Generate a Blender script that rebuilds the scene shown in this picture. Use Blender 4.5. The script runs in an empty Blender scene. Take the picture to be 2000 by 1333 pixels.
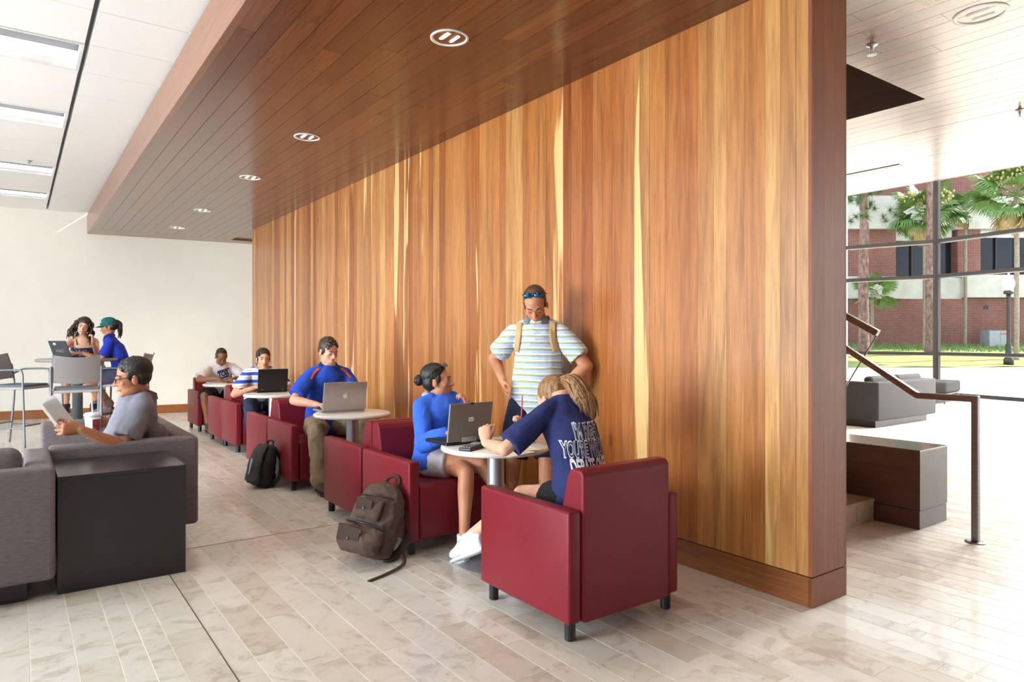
import bpy, bmesh, math, random
from mathutils import Vector, Matrix
random.seed(11)
R = math.radians
V = Vector
SC = bpy.context.scene
COL = SC.collection

# ---------------------------------------------------------------- camera, world, sun, exposure
HEAD = R(35.9); FS, FC = math.sin(HEAD), math.cos(HEAD)
FPX, HY, CH = 1340.0, 663.0, 1.35
cam = bpy.data.cameras.new('camera'); cam_o = bpy.data.objects.new('camera', cam); COL.objects.link(cam_o)
cam.sensor_width = 36; cam.lens = 36 * FPX / 2000; cam.shift_y = -3.5 / 2000
cam.clip_end = 300
cam_o.location = (0, 0, CH); cam_o.rotation_euler = (R(90), 0, -HEAD)
SC.camera = cam_o
SC.view_settings.view_transform = 'Standard'; SC.view_settings.look = 'None'
SC.view_settings.gamma = 1; SC.view_settings.use_curve_mapping = False
SC.view_settings.exposure = 0.93

w = bpy.data.worlds.new('sky'); SC.world = w; w.use_nodes = True
wn = w.node_tree.nodes; wl = w.node_tree.links
bg = wn['Background']
bg.inputs[0].default_value = (0.84, 0.92, 1.0, 1); bg.inputs[1].default_value = 1.35

sun = bpy.data.lights.new('sun', 'SUN'); sun.energy = 8.0; sun.angle = R(1.0); sun.color = (1, 0.95, 0.86)
sun_o = bpy.data.objects.new('sun', sun); COL.objects.link(sun_o)
sd = V((-0.76, 0.34, -0.60)).normalized()
sun_o.rotation_euler = sd.to_track_quat('-Z', 'Y').to_euler(); sun_o.location = (14, -6, 20)


def area_lamp(name, loc, aim, sx, sy, watts, col=(1, 0.97, 0.93)):
    l = bpy.data.lights.new(name, 'AREA'); l.shape = 'RECTANGLE'; l.size = sx; l.size_y = sy
    l.energy = watts; l.color = col
    o = bpy.data.objects.new(name, l); COL.objects.link(o); o.location = loc
    o.rotation_euler = (V(aim) - V(loc)).to_track_quat('-Z', 'Z').to_euler()
    return o


# daylight of the big glazing along the left side
area_lamp('daylight_left', (-7.2, 4.6, 1.6), (3, 4.6, 2.6), 18, 3.0, 2500, (0.89, 0.955, 1.0))
# added fill lamp under the closed atrium ceiling, brightens the lobby floor
area_lamp('atrium_fill', (15.0, 2.0, 6.95), (6.0, 2.0, 0.0), 9.0, 4.0, 3500, (1.0, 0.98, 0.95))

# ---------------------------------------------------------------- pixel -> place


def P(px, py, z=0.0):
    r = (px - 1000) / FPX; d = FPX * (CH - z) / (py - HY)
    return V((d * (FS + r * FC), d * (FC - r * FS), z))


def D(px, d, py):
    r = (px - 1000) / FPX
    return V((d * (FS + r * FC), d * (FC - r * FS), CH - (py - HY) * d / FPX))


def proj(p):
    d = p[0] * FS + p[1] * FC; l = p[0] * FC - p[1] * FS
    return 1000 + FPX * l / d, HY + FPX * (CH - p[2]) / d, d

# ---------------------------------------------------------------- materials


def lin(c):
    out = []
    for v in c[:3]:
        v = v / 255.0
        out.append(v / 12.92 if v <= 0.04045 else ((v + 0.055) / 1.055) ** 2.4)
    return tuple(out) + (1.0,)


class NT:
    def __init__(s, name):
        s.m = bpy.data.materials.new(name); s.m.use_nodes = True
        s.t = s.m.node_tree; s.b = s.t.nodes['Principled BSDF']

    def n(s, typ, **kw):
        nd = s.t.nodes.new(typ)
        for k, v in kw.items():
            setattr(nd, k, v)
        return nd

    def l(s, a, b):
        s.t.links.new(a, b)

    def coord(s, kind, scale=(1, 1, 1)):
        mp = s.n('ShaderNodeMapping'); mp.inputs['Scale'].default_value = scale
        if kind == 'Position':
            s.l(s.n('ShaderNodeNewGeometry').outputs['Position'], mp.inputs[0])
        else:
            s.l(s.n('ShaderNodeTexCoord').outputs[kind], mp.inputs[0])
        return mp

    def noise(s, vec, scale, detail=4, rough=0.55, dist=0):
        nz = s.n('ShaderNodeTexNoise'); nz.inputs['Scale'].default_value = scale
        nz.inputs['Detail'].default_value = detail; nz.inputs['Roughness'].default_value = rough
        nz.inputs['Distortion'].default_value = dist
        s.l(vec.outputs[0], nz.inputs['Vector']); return nz

    def ramp(s, fac, stops, interp='LINEAR'):
        r = s.n('ShaderNodeValToRGB'); e = r.color_ramp.elements; r.color_ramp.interpolation = interp
        while len(e) < len(stops): e.new(0.5)
        for i, (p, c) in enumerate(stops):
            e[i].position = p; e[i].color = lin(c)
        s.l(fac, r.inputs[0]); return r

    def mix(s, fac, a, b, blend='MIX'):
        m = s.n('ShaderNodeMix', data_type='RGBA', blend_type=blend)
        if isinstance(fac, (int, float)): m.inputs[0].default_value = fac
        else: s.l(fac, m.inputs[0])
        for i, x in ((6, a), (7, b)):
            if isinstance(x, tuple): m.inputs[i].default_value = x
            else: s.l(x, m.inputs[i])
        return m.outputs[2]

    def math(s, op, a, b=0.5, c=None):
        m = s.n('ShaderNodeMath', operation=op)
        for i, x in enumerate((a, b) if c is None else (a, b, c)):
            if isinstance(x, (int, float)): m.inputs[i].default_value = x
            else: s.l(x, m.inputs[i])
        return m.outputs[0]

    def bump(s, h, strength=0.3, dist=0.01):
        b = s.n('ShaderNodeBump'); b.inputs['Strength'].default_value = strength
        b.inputs['Distance'].default_value = dist
        s.l(h, b.inputs['Height']); s.l(b.outputs[0], s.b.inputs['Normal'])

    def fin(s, col=None, rough=0.5, metal=0.0, spec=0.5, coat=0.0, coat_rough=0.1):
        if col is not None:
            if isinstance(col, tuple): s.b.inputs['Base Color'].default_value = col
            else: s.l(col, s.b.inputs['Base Color'])
        if isinstance(rough, (int, float)): s.b.inputs['Roughness'].default_value = rough
        else: s.l(rough, s.b.inputs['Roughness'])
        s.b.inputs['Metallic'].default_value = metal
        s.b.inputs['Specular IOR Level'].default_value = spec
        s.b.inputs['Coat Weight'].default_value = coat
        s.b.inputs['Coat Roughness'].default_value = coat_rough
        return s.m


def pm(name, c1, c2=None, scale=6.0, stretch=(1, 1, 1), rough=0.5, metal=0.0, bump=0.0, bscale=None,
       coat=0.0, spec=0.5, coord='Object', bdist=0.004):
    """plain procedural material: two tones mixed by noise, optional fine relief"""
    t = NT(name)
    if c2 is None: c2 = tuple(max(0, v * 0.93) for v in c1)
    vec = t.coord(coord, stretch)
    nz = t.noise(vec, scale)
    r = t.ramp(nz.outputs[0], [(0.3, c1), (0.7, c2)])
    if bump:
        t.bump(t.noise(vec, bscale or scale * 8, 3).outputs[0], bump, bdist)
    return t.fin(r.outputs[0], rough, metal, spec, coat)


def emit(name, col, strength):
    t = NT(name)
    t.b.inputs['Base Color'].default_value = lin(col)
    t.b.inputs['Emission Color'].default_value = lin(col); t.b.inputs['Emission Strength'].default_value = strength
    return t.m


def wood(name, stops, rough=0.32, grain_axis=2, coat=0.25, knots=True, dark=0.55, streak=0.0, streak_col=(228, 190, 128)):
    """boards: every board (object) picks its own tone, grain runs along grain_axis"""
    t = NT(name)
    oi = t.n('ShaderNodeObjectInfo')
    sc = [1, 1, 1]
    for i in range(3): sc[i] = 0.28 if i == grain_axis else 5.0
    vec = t.coord('Position', tuple(sc))
    off = t.n('ShaderNodeVectorMath', operation='ADD')
    cmb = t.n('ShaderNodeCombineXYZ')
    t.l(t.math('MULTIPLY', oi.outputs['Random'], 37.0), cmb.inputs[grain_axis])
    t.l(vec.outputs[0], off.inputs[0]); t.l(cmb.outputs[0], off.inputs[1])
    n1 = t.noise(off, 1.6, 6, 0.6, 1.2)
    n2 = t.noise(off, 11.0, 5, 0.65, 0.6)
    base = t.ramp(oi.outputs['Random'], stops)
    g = t.ramp(n1.outputs[0], [(0.28, (168, 150, 140)), (0.5, (232, 228, 222)), (0.72, (255, 255, 255))])
    c = t.mix(dark, base.outputs[0], g.outputs[0], 'MULTIPLY')
    f = t.ramp(n2.outputs[0], [(0.35, (196, 178, 165)), (0.6, (255, 255, 255))])
    c = t.mix(0.6, c, f.outputs[0], 'MULTIPLY')
    if streak:
        n3 = t.noise(off, 1.5, 2, 0.5, 0.6)
        rs = t.math('FRACT', t.math('MULTIPLY', oi.outputs['Random'], 17.31))
        lim = t.math('GREATER_THAN', rs, 1 - streak)
        sm = t.ramp(n3.outputs[0], [(0.54, (0, 0, 0)), (0.585, (255, 255, 255))])
        c = t.mix(t.math('MULTIPLY', sm.outputs[0], lim), c, lin(streak_col))
    if knots:
        vk = t.n('ShaderNodeTexVoronoi'); vk.inputs['Scale'].default_value = 1.1
        kv = t.coord('Position', (2.2, 2.2, 0.9)); t.l(kv.outputs[0], vk.inputs['Vector'])
        kr = t.ramp(vk.outputs['Distance'], [(0.0, (70, 35, 18)), (0.035, (150, 95, 60)), (0.07, (255, 255, 255))])
        c = t.mix(0.55, c, kr.outputs[0], 'MULTIPLY')
    t.bump(n2.outputs[0], 0.06, 0.002)
    return t.fin(c, rough, 0, 0.5, coat, 0.15)


def stone(name, tones, vein=(150, 138, 122), rough=0.35):
    t = NT(name)
    oi = t.n('ShaderNodeObjectInfo'); ge = t.n('ShaderNodeNewGeometry')
    rnd = t.math('FRACT', t.math('ADD', oi.outputs['Random'], ge.outputs['Random Per Island']))
    vec = t.coord('Position', (1, 1, 1))
    base = t.ramp(rnd, tones)
    off = t.n('ShaderNodeVectorMath', operation='ADD'); cmb = t.n('ShaderNodeCombineXYZ')
    t.l(t.math('MULTIPLY', rnd, 60.0), cmb.inputs[2]); t.l(vec.outputs[0], off.inputs[0]); t.l(cmb.outputs[0], off.inputs[1])
    n1 = t.noise(off, 5.0, 7, 0.68, 1.5)
    n2 = t.noise(off, 22.0, 5, 0.7, 0.8)
    m1 = t.ramp(n1.outputs[0], [(0.3, (208, 198, 184)), (0.5, (250, 248, 244)), (0.66, (255, 255, 255))])
    c = t.mix(0.75, base.outputs[0], m1.outputs[0], 'MULTIPLY')
    vr = t.ramp(n1.outputs[0], [(0.37, (255, 255, 255)), (0.40, vein), (0.42, (255, 255, 255))])
    c = t.mix(0.22, c, vr.outputs[0], 'MULTIPLY')
    pit = t.ramp(n2.outputs[0], [(0.27, (120, 110, 98)), (0.35, (255, 255, 255))])
    c = t.mix(0.6, c, pit.outputs[0], 'MULTIPLY')
    rr = t.n('ShaderNodeMapRange'); t.l(n2.outputs[0], rr.inputs[0])
    rr.inputs[3].default_value = rough + 0.08; rr.inputs[4].default_value = rough - 0.12
    t.bump(n2.outputs[0], 0.10, 0.003)
    return t.fin(c, rr.outputs[0], 0, 0.5, 0.35, 0.08)


M = {}
M['cherry'] = wood('cherry_board', [(0.0, (164, 92, 44)), (0.18, (193, 122, 60)), (0.36, (208, 144, 80)), (0.52, (178, 104, 52)), (0.7, (215, 156, 92)), (0.85, (186, 116, 58)), (1.0, (224, 174, 108))], streak=0.2, dark=0.8)
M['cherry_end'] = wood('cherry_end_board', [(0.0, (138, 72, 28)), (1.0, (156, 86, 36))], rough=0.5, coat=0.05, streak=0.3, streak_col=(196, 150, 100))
M['soffit'] = wood('shaded_soffit_plank', [(0.0, (106, 60, 36)), (0.5, (122, 70, 42)), (1.0, (138, 84, 52))], rough=0.26, grain_axis=1, coat=0.35, knots=False)  # same cherry wood as the wall; shade of the underside put into the colour
M['lobby_plank'] = wood('lobby_plank', [(0.0, (112, 74, 54)), (0.5, (126, 86, 64)), (1.0, (142, 102, 78))], rough=0.22, grain_axis=1, coat=1.0, knots=False)
M['soffit_edge'] = wood('fascia_board', [(0.0, (140, 92, 66)), (1.0, (150, 100, 72))], rough=0.3, grain_axis=1, coat=0.3, knots=False)
M['base_wood'] = wood('baseboard_wood', [(0.0, (150, 92, 48)), (1.0, (160, 100, 54))], grain_axis=1, knots=False)
M['dark_wood'] = wood('dark_stained_wood', [(0.0, (72, 48, 38)), (1.0, (84, 58, 46))], rough=0.34, grain_axis=1, coat=0.1, knots=False)
M['travertine'] = stone('travertine', [(0.0, (212, 206, 195)), (0.35, (221, 217, 208)), (0.7, (230, 228, 222)), (1.0, (207, 199, 184))])
M['grout'] = pm('grout', (238, 234, 226), (230, 225, 216), 30, rough=0.9, coord='Position')
M['seam'] = pm('seam_filler', (92, 86, 78), rough=0.8)
M['stepstone'] = stone('step_stone', [(0.0, (190, 174, 148)), (1.0, (204, 188, 162))])
M['plaster'] = pm('wall_paint', (232, 229, 220), (228, 225, 215), 3, rough=0.85, bump=0.04, bscale=180, coord='Position')
M['acoustic'] = pm('acoustic_tile', (250, 250, 250), (242, 242, 242), 120, rough=0.95, bump=0.25, bscale=160, coord='Position')
M['slot'] = pm('ceiling_slot', (120, 120, 122), rough=0.8)
M['white_metal'] = pm('white_enamel', (240, 240, 240), rough=0.4)
M['chrome'] = pm('polished_reflector', (235, 235, 235), rough=0.12, metal=1)
M['steel'] = pm('brushed_steel', (132, 130, 128), (104, 102, 100), 4, (1, 1, 30), rough=0.36, metal=1)
M['darkmetal'] = pm('dark_bronze', (58, 54, 54), rough=0.45, metal=0.4)
M['lamp'] = emit('lamp_glow', (255, 244, 225), 14)
M['troffer'] = emit('fluorescent_lens', (250, 250, 252), 1.1)
M['red'] = pm('burgundy_vinyl', (126, 31, 43), (116, 26, 38), 3, rough=0.42, bump=0.07, bscale=260, coat=0.0, spec=0.28, bdist=0.002)
M['black'] = pm('black_plastic', (26, 26, 28), rough=0.4)
M['blackmat'] = pm('black_laminate', (44, 42, 46), (39, 37, 41), 3, rough=0.26, spec=0.5)
M['grayfab'] = pm('grey_woven_fabric', (126, 118, 119), (104, 97, 99), 26, (1, 1, 7), rough=0.92, bump=0.25, bscale=240)
M['lobbyfab'] = pm('dimmed_grey_fabric', (58, 56, 58), (47, 46, 48), 26, (1, 1, 7), rough=0.92, bump=0.25, bscale=240)  # grey sofa fabric, colour darkened to offset the strong lobby light
M['tabletop'] = pm('white_laminate', (230, 228, 224), (225, 223, 218), 3, rough=0.3)
M['silver'] = pm('silver_paint', (186, 190, 198), (178, 182, 190), 3, rough=0.32, metal=0.75)
M['basegrey'] = pm('grey_base_paint', (140, 142, 148), rough=0.35, metal=0.5)
M['lapsilver'] = pm('laptop_silver', (190, 186, 186), rough=0.34, metal=0.55)
M['lapgrey'] = pm('laptop_grey', (132, 130, 130), rough=0.4, metal=0.3)
M['lapblack'] = pm('laptop_black', (24, 24, 27), rough=0.42)
M['white'] = pm('white_print', (245, 245, 245), rough=0.5)
M['paper'] = pm('paper', (246, 243, 234), (238, 234, 224), 4, rough=0.8)
M['glass'] = None
t = NT('window_glass'); t.b.inputs['Base Color'].default_value = (1, 1, 1, 1)
t.b.inputs['Transmission Weight'].default_value = 1.0; t.b.inputs['Roughness'].default_value = 0.0
t.b.inputs['IOR'].default_value = 1.01; M['glass'] = t.fin(None, 0.0, 0, 0.5)

# ---------------------------------------------------------------- mesh helpers


def link(name, me, mat=None, parent=None, loc=None, smooth=False):
    o = bpy.data.objects.new(name, me); COL.objects.link(o)
    if mat is not None:
        for mm in (mat if isinstance(mat, (list, tuple)) else [mat]): me.materials.append(mm)
    if parent is not None: o.parent = parent
    if loc is not None: o.location = loc
    if smooth: me.shade_smooth()
    return o


def from_bm(name, bm, mat=None, parent=None, loc=None, smooth=False):
    bmesh.ops.recalc_face_normals(bm, faces=bm.faces)
    me = bpy.data.meshes.new(name); bm.to_mesh(me); bm.free()
    return link(name, me, mat, parent, loc, smooth)


def bbox(bm, x0, x1, y0, y1, z0, z1, bevel=0.0, seg=2, mtx=None):
    b = bmesh.new(); bmesh.ops.create_cube(b, size=1)
    for v in b.verts:
        v.co = V(((x0 + x1) / 2 + v.co.x * (x1 - x0), (y0 + y1) / 2 + v.co.y * (y1 - y0), (z0 + z1) / 2 + v.co.z * (z1 - z0)))
    if bevel: bmesh.ops.bevel(b, geom=b.edges[:], offset=bevel, segments=seg, profile=0.5, affect='EDGES')
    if mtx is not None: bmesh.ops.transform(b, matrix=mtx, verts=b.verts)
    merge(bm, b)


def merge(bm, b):
    me = bpy.data.meshes.new('tmp'); b.to_mesh(me); b.free(); bm.from_mesh(me); bpy.data.meshes.remove(me)


def box(name, x0, x1, y0, y1, z0, z1, mat, parent=None, bevel=0.0, seg=2, mtx=None, smooth=None):
    bm = bmesh.new(); bbox(bm, x0, x1, y0, y1, z0, z1, bevel, seg, mtx)
    return from_bm(name, bm, mat, parent, smooth=(bevel > 0.008 and seg > 2) if smooth is None else smooth)


def prism(bm, outline, z0, z1):
    """outline: (x,y) list, extruded in z"""
    a = [bm.verts.new((x, y, z0)) for x, y in outline]; b = [bm.verts.new((x, y, z1)) for x, y in outline]
    n = len(outline); bm.faces.new(a[::-1]); bm.faces.new(b)
    for i in range(n): bm.faces.new((a[i], a[(i + 1) % n], b[(i + 1) % n], b[i]))


def lathe(bm, prof, seg=32, center=(0, 0, 0)):
    c = V(center); rings = []
    for r, z in prof:
        if r < 1e-6: rings.append([bm.verts.new(c + V((0, 0, z)))])
        else: rings.append([bm.verts.new(c + V((r * math.cos(2 * math.pi * i / seg), r * math.sin(2 * math.pi * i / seg), z))) for i in range(seg)])
    for a, b in zip(rings, rings[1:]):
        for i in range(seg):
            j = (i + 1) % seg
            if len(a) == 1 and len(b) == 1: continue
            if len(a) == 1: bm.faces.new((a[0], b[i], b[j]))
            elif len(b) == 1: bm.faces.new((a[i], a[j], b[0]))
            else: bm.faces.new((a[i], a[j], b[j], b[i]))


def frame_of(d):
    d = d.normalized(); u = V((0, 0, 1)) if abs(d.z) < 0.95 else V((0, 1, 0))
    a = d.cross(u).normalized(); b = a.cross(d).normalized(); return a, b


def loft(bm, rings, n=16):
    """rings: (center, axis_a*ra, axis_b*rb); closed with centre fans"""
    R_ = []
    for c, a, b in rings:
        R_.append([bm.verts.new(c + a * math.cos(2 * math.pi * i / n) + b * math.sin(2 * math.pi * i / n)) for i in range(n)])
    for p, q in zip(R_, R_[1:]):
        for i in range(n):
            j = (i + 1) % n; bm.faces.new((p[i], p[j], q[j], q[i]))
    for ring, (c, a, b), s in ((R_[0], rings[0], -1), (R_[-1], rings[-1], 1)):
        cv = bm.verts.new(c)
        for i in range(n):
            j = (i + 1) % n; bm.faces.new((ring[i], ring[j], cv) if s > 0 else (ring[j], ring[i], cv))


def tube(bm, pts, radii, n=12, flat=None, dome=True):
    """round bar through pts; flat=(vector, factor) squashes along that direction"""
    pts = [V(p) for p in pts]
    if isinstance(radii, (int, float)): radii = [radii] * len(pts)
    rings = []; m = len(pts); a = None
    for i in range(m):
        d = (pts[min(i + 1, m - 1)] - pts[max(i - 1, 0)]).normalized()
        if a is None: a, b = frame_of(d)
        else:
            a = (a - d * a.dot(d)).normalized(); b = a.cross(d).normalized()
        rings.append((pts[i], a.copy(), b.copy(), radii[i], d))
    out = []
    def mk(c, a, b, r):
        A, B = a * r, b * r
        if flat:
            f, k = flat
            A = A - f * A.dot(f) * (1 - k); B = B - f * B.dot(f) * (1 - k)
        out.append((c, A, B))
    if dome:
        c, a, b, r, d = rings[0]
        for th in (80, 55, 28): mk(c - d * r * math.sin(R(th)), a, b, r * math.cos(R(th)))
    for c, a, b, r, d in rings: mk(c, a, b, r)
    if dome:
        c, a, b, r, d = rings[-1]
        for th in (28, 55, 80): mk(c + d * r * math.sin(R(th)), a, b, r * math.cos(R(th)))
    loft(bm, out, n)


def ell(bm, c, rad, axes=None, seg=16, ring=10):
    b = bmesh.new(); bmesh.ops.create_uvsphere(b, u_segments=seg, v_segments=ring, radius=1)
    for v in b.verts:
        p = V((v.co.x * rad[0], v.co.y * rad[1], v.co.z * rad[2]))
        if axes: p = axes[0] * p.x + axes[1] * p.y + axes[2] * p.z
        v.co = V(c) + p
    merge(bm, b)


def curve_pts(pts, n=8):
    """Catmull-Rom"""
    pts = [V(p) for p in pts]; out = []
    for i in range(len(pts) - 1):
        p0 = pts[max(i - 1, 0)]; p1 = pts[i]; p2 = pts[i + 1]; p3 = pts[min(i + 2, len(pts) - 1)]
        for k in range(n):
            t = k / n
            out.append(0.5 * ((2 * p1) + (p2 - p0) * t + (2 * p0 - 5 * p1 + 4 * p2 - p3) * t * t + (3 * p1 - p0 - 3 * p2 + p3) * t ** 3))
    out.append(pts[-1]); return out


def empty(name, loc=(0, 0, 0), rz=0.0):
    o = bpy.data.objects.new(name, None); COL.objects.link(o)
    o.location = loc; o.rotation_euler = (0, 0, rz); o.empty_display_size = 0.1
    return o


def tag(o, label, cat, group=None):
    o['label'] = label; o['category'] = cat
    if group: o['group'] = group
    return o


def struct(o, label=None, cat=None):
    o['kind'] = 'structure'
    if label: o['label'] = label
    if cat: o['category'] = cat
    return o


def dup(root, loc, rz, label=None, group=None):
    r = root.copy(); COL.objects.link(r); r.location = loc; r.rotation_euler = (0, 0, rz)
    if label: r['label'] = label
    if group: r['group'] = group
    for ch in list(root.children):
        c = ch.copy(); COL.objects.link(c); c.parent = r
        for g in ch.children:
            d = g.copy(); COL.objects.link(d); d.parent = c
    return r


def bake(o, mods):
    """apply modifiers (list of (type, dict)) to o's mesh"""
    for typ, kw in mods:
        m = o.modifiers.new(typ, typ)
        for k, v in kw.items(): setattr(m, k, v)
    bpy.context.view_layer.update()
    dg = bpy.context.evaluated_depsgraph_get()
    me = bpy.data.meshes.new_from_object(o.evaluated_get(dg))
    old = o.data; o.modifiers.clear(); o.data = me
    bpy.data.meshes.remove(old); return o


def text_mesh(body, size, extrude=0.0, offset=0.0, align='CENTER', sx=1.0, shear=0.0, spacing=1.0):
    cu = bpy.data.curves.new('txt', 'FONT'); cu.body = body; cu.size = size; cu.extrude = extrude; cu.offset = offset
    cu.align_x = align; cu.align_y = 'CENTER'; cu.shear = shear; cu.space_character = spacing; cu.resolution_u = 3
    o = bpy.data.objects.new('txt', cu); COL.objects.link(o)
    bpy.context.view_layer.update()
    me = bpy.data.meshes.new_from_object(o.evaluated_get(bpy.context.evaluated_depsgraph_get()))
    bpy.data.objects.remove(o); bpy.data.curves.remove(cu)
    for v in me.vertices: v.co.x *= sx
    return me


CUBE = bpy.data.meshes.new('unit_block')
_b = bmesh.new(); bmesh.ops.create_cube(_b, size=1); _b.to_mesh(CUBE); _b.free()
_unit = {}


def block(name, x0, x1, y0, y1, z0, z1, mat, parent):
    """cheap plain piece: shares one unit mesh per material, sized by object scale"""
    k = mat.name
    if k not in _unit:
        _unit[k] = CUBE.copy(); _unit[k].materials.append(mat)
    o = bpy.data.objects.new(name, _unit[k]); COL.objects.link(o); o.parent = parent
    o.location = ((x0 + x1) / 2, (y0 + y1) / 2, (z0 + z1) / 2); o.scale = (x1 - x0, y1 - y0, z1 - z0)
    return o

# ================================================================ THE SETTING
ZS = 3.19          # underside of the wooden soffit
ZC = 3.55          # white acoustic ceiling
WX0, WX1 = 3.228, 3.556   # wood wall faces
WY0, WY1 = 1.90, 11.91
def far_y(x): return 14.05 - 0.13 * (x - 1.0)

# ---- floor: grout bed + stone planks laid along Y
floor = struct(box('floor', -9, 18.4, -6, 15.6, -0.12, -0.0014, M['grout']), 'pale travertine plank floor of the lounge', 'floor')
xs = [0.05, 0.207, 0.354, 0.458, 0.555, 0.714, 0.82]
while xs[-1] < 17.6: xs.append(xs[-1] + random.choice((0.102, 0.102, 0.152, 0.152, 0.158)))
while xs[0] > -8.5: xs.insert(0, xs[0] - random.choice((0.102, 0.152, 0.152, 0.158)))
tiles = []
for a, b in zip(xs, xs[1:]):
    y = -5.5 + random.random() * 0.6
    while y < 15.2:
        ln = random.choice((0.38, 0.46, 0.61, 0.61, 0.76))
        y2 = y + ln
        if y < 4.80 < y2: y2 = 4.80
        if y2 - y > 0.06: tiles.append((a + 0.0024, b - 0.0024, y + 0.0014, y2 - 0.0014))
        y = y2
def tile_px(t):
    cx, cy = (t[0] + t[1]) / 2, (t[2] + t[3]) / 2
    d = cx * FS + cy * FC
    if d < 1.5: return 0
    px, py, d = proj((cx, cy, 0))
    if px < -60 or px > 2060 or py > 1420: return 0
    if cx > WX0 and px < 1655: return 0
    if px < 365 and py < 1150 and py > 880: return 0
    return (t[1] - t[0]) * (t[3] - t[2]) / d ** 3
tiles.sort(key=tile_px, reverse=True)
for t in tiles[:300]:
    block('floor_tile', t[0], t[1], t[2], t[3], -0.02, random.uniform(-0.0006, 0.0), M['travertine'], floor)
vs, fs = [], []
for t in tiles[300:]:
    z = random.uniform(-0.0006, 0); k = len(vs)
    x0, x1, y0, y1 = t
    vs += [(x0, y0, z), (x1, y0, z), (x1, y1, z), (x0, y1, z), (x0, y0, -.02), (x1, y0, -.02), (x1, y1, -.02), (x0, y1, -.02)]
    fs += [(k, k + 1, k + 2, k + 3), (k, k + 4, k + 5, k + 1), (k + 1, k + 5, k + 6, k + 2), (k + 2, k + 6, k + 7, k + 3), (k + 3, k + 7, k + 4, k)]
me = bpy.data.meshes.new('floor_tiles_beyond'); me.from_pydata(vs, [], fs)
o = link('floor_tiles_beyond', me, M['travertine'], floor); o['kind'] = 'stuff'
block('expansion_joint', 0.7115, 0.7165, -5.5, 4.80, -0.02, 0.0006, M['seam'], floor)
block('expansion_joint', -8.5, 3.22, 4.7965, 4.8035, -0.02, 0.0006, M['seam'], floor)

# ---- far painted wall with its wooden base
bm = bmesh.new()
prism(bm, [(-9, far_y(-9)), (9, far_y(9)), (9, far_y(9) + 0.25), (-9, far_y(-9) + 0.25)], 0, 5.2)
struct(from_bm('wall_far', bm, M['plaster']), 'off-white painted far wall', 'wall')
bm = bmesh.new()
prism(bm, [(-9, far_y(-9) - 0.018), (9, far_y(9) - 0.018), (9, far_y(9) - 0.0005), (-9, far_y(-9) - 0.0005)], 0, 0.15)
struct(from_bm('baseboard_far', bm, M['base_wood']), 'wooden baseboard along the off-white far wall', 'baseboard')

struct(box('wall_light_block', -9, 8.65, -5.75, -5.5, 0, 5.2, M['dark_wood']), 'added unseen dark wall behind the camera, blocking light', 'wall')  # added out of view to block light from behind; dark to limit bounce

# ---- the big cherry wall: core + one object per board
wall = struct(box('wall_wood', WX0 + 0.018, WX1 - 0.018, WY0 + 0.018, WY1 - 0.018, 0, ZS + 0.02, M['base_wood']),
              'long partition clad in vertical cherry boards', 'wall')
y = WY0
n = 0
while y < WY1 - 0.01:
    wd = min(random.choice((0.088, 0.1, 0.115, 0.115, 0.13)), WY1 - y)
    j = 0.0012 if n % 9 else 0.003
    block('wall_board', WX0 + random.uniform(0, 0.0012), WX0 + 0.02, y + 0.0003, y + wd - j * 0.5, 0.156, ZS, M['cherry'], wall)
    y += wd; n += 1
for a, b in ((WX0, 3.335), (3.335, 3.44), (3.44, WX1)):
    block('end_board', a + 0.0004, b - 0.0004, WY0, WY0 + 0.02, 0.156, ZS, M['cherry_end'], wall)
    block('back_board', a, b, WY1 - 0.02, WY1, 0.156, ZS, M['cherry'], wall)
y = WY0
while y < WY1 - 0.02:
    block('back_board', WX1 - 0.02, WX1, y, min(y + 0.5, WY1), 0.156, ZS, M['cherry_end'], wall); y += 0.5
bb = struct(box('baseboard_wood', WX0 - 0.001, WX0 + 0.02, WY0, WY1, 0.0, 0.150, M['base_wood'], bevel=0.001),
            'wooden baseboard running along the foot of the cherry wall', 'baseboard')
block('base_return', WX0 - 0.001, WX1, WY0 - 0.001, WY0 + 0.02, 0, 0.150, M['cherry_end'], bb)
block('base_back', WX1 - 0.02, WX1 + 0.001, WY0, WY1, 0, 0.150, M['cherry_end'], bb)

# ---- wooden soffit / lobby ceiling: planks along Y, stair opening left free
OX, OY = 5.65, 2.40     # stair opening: WX1..OX, OY..8
CE = 8.655              # lobby edge of the soffit
soffit = struct(box('ceiling_soffit', 1.06, WX1, -5, 13.3, ZS + 0.03, ZS + 0.30, M['soffit']), 'dropped ceiling of cherry planks over the seats, coloured darker for shade', 'ceiling')
lobby = struct(box('ceiling_lobby', WX1, CE - 0.02, -5, OY, ZS + 0.03, ZS + 0.30, M['soffit']), 'wood plank ceiling over the lobby stairs', 'ceiling')
block('ceiling_core', OX + 0.02, CE - 0.02, OY, 8.0, ZS + 0.03, ZS + 0.30, M['soffit'], lobby)
block('ceiling_core', WX1, CE - 0.02, 8.0, 13.3, ZS + 0.03, ZS + 0.30, M['soffit'], lobby)
def planks(x0, x1, ya, yb, parent, name, wmin=0.125, lmin=1.5, lmax=2.6):
    x = x0
    while x < x1 - 0.01:
        xe = min(x + wmin, x1)
        y = ya - random.random() * 1.2
        while y < yb - 0.01:
            ye = min(y + random.uniform(lmin, lmax), yb)
            s = max(y, ya)
            if ye - s > 0.05:
                block(name, x + 0.0016, xe - 0.0016, s + 0.0008, ye - 0.0008, ZS + random.uniform(0, 0.001), ZS + 0.032, M['lobby_plank'] if parent is lobby else M['soffit'], parent)
            y = ye
        x = xe
far_s = far_y(2.2) - 0.02
planks(1.03, WX0 + 0.01, 0.8, 13.35, soffit, 'ceiling_plank', 0.137)
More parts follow.
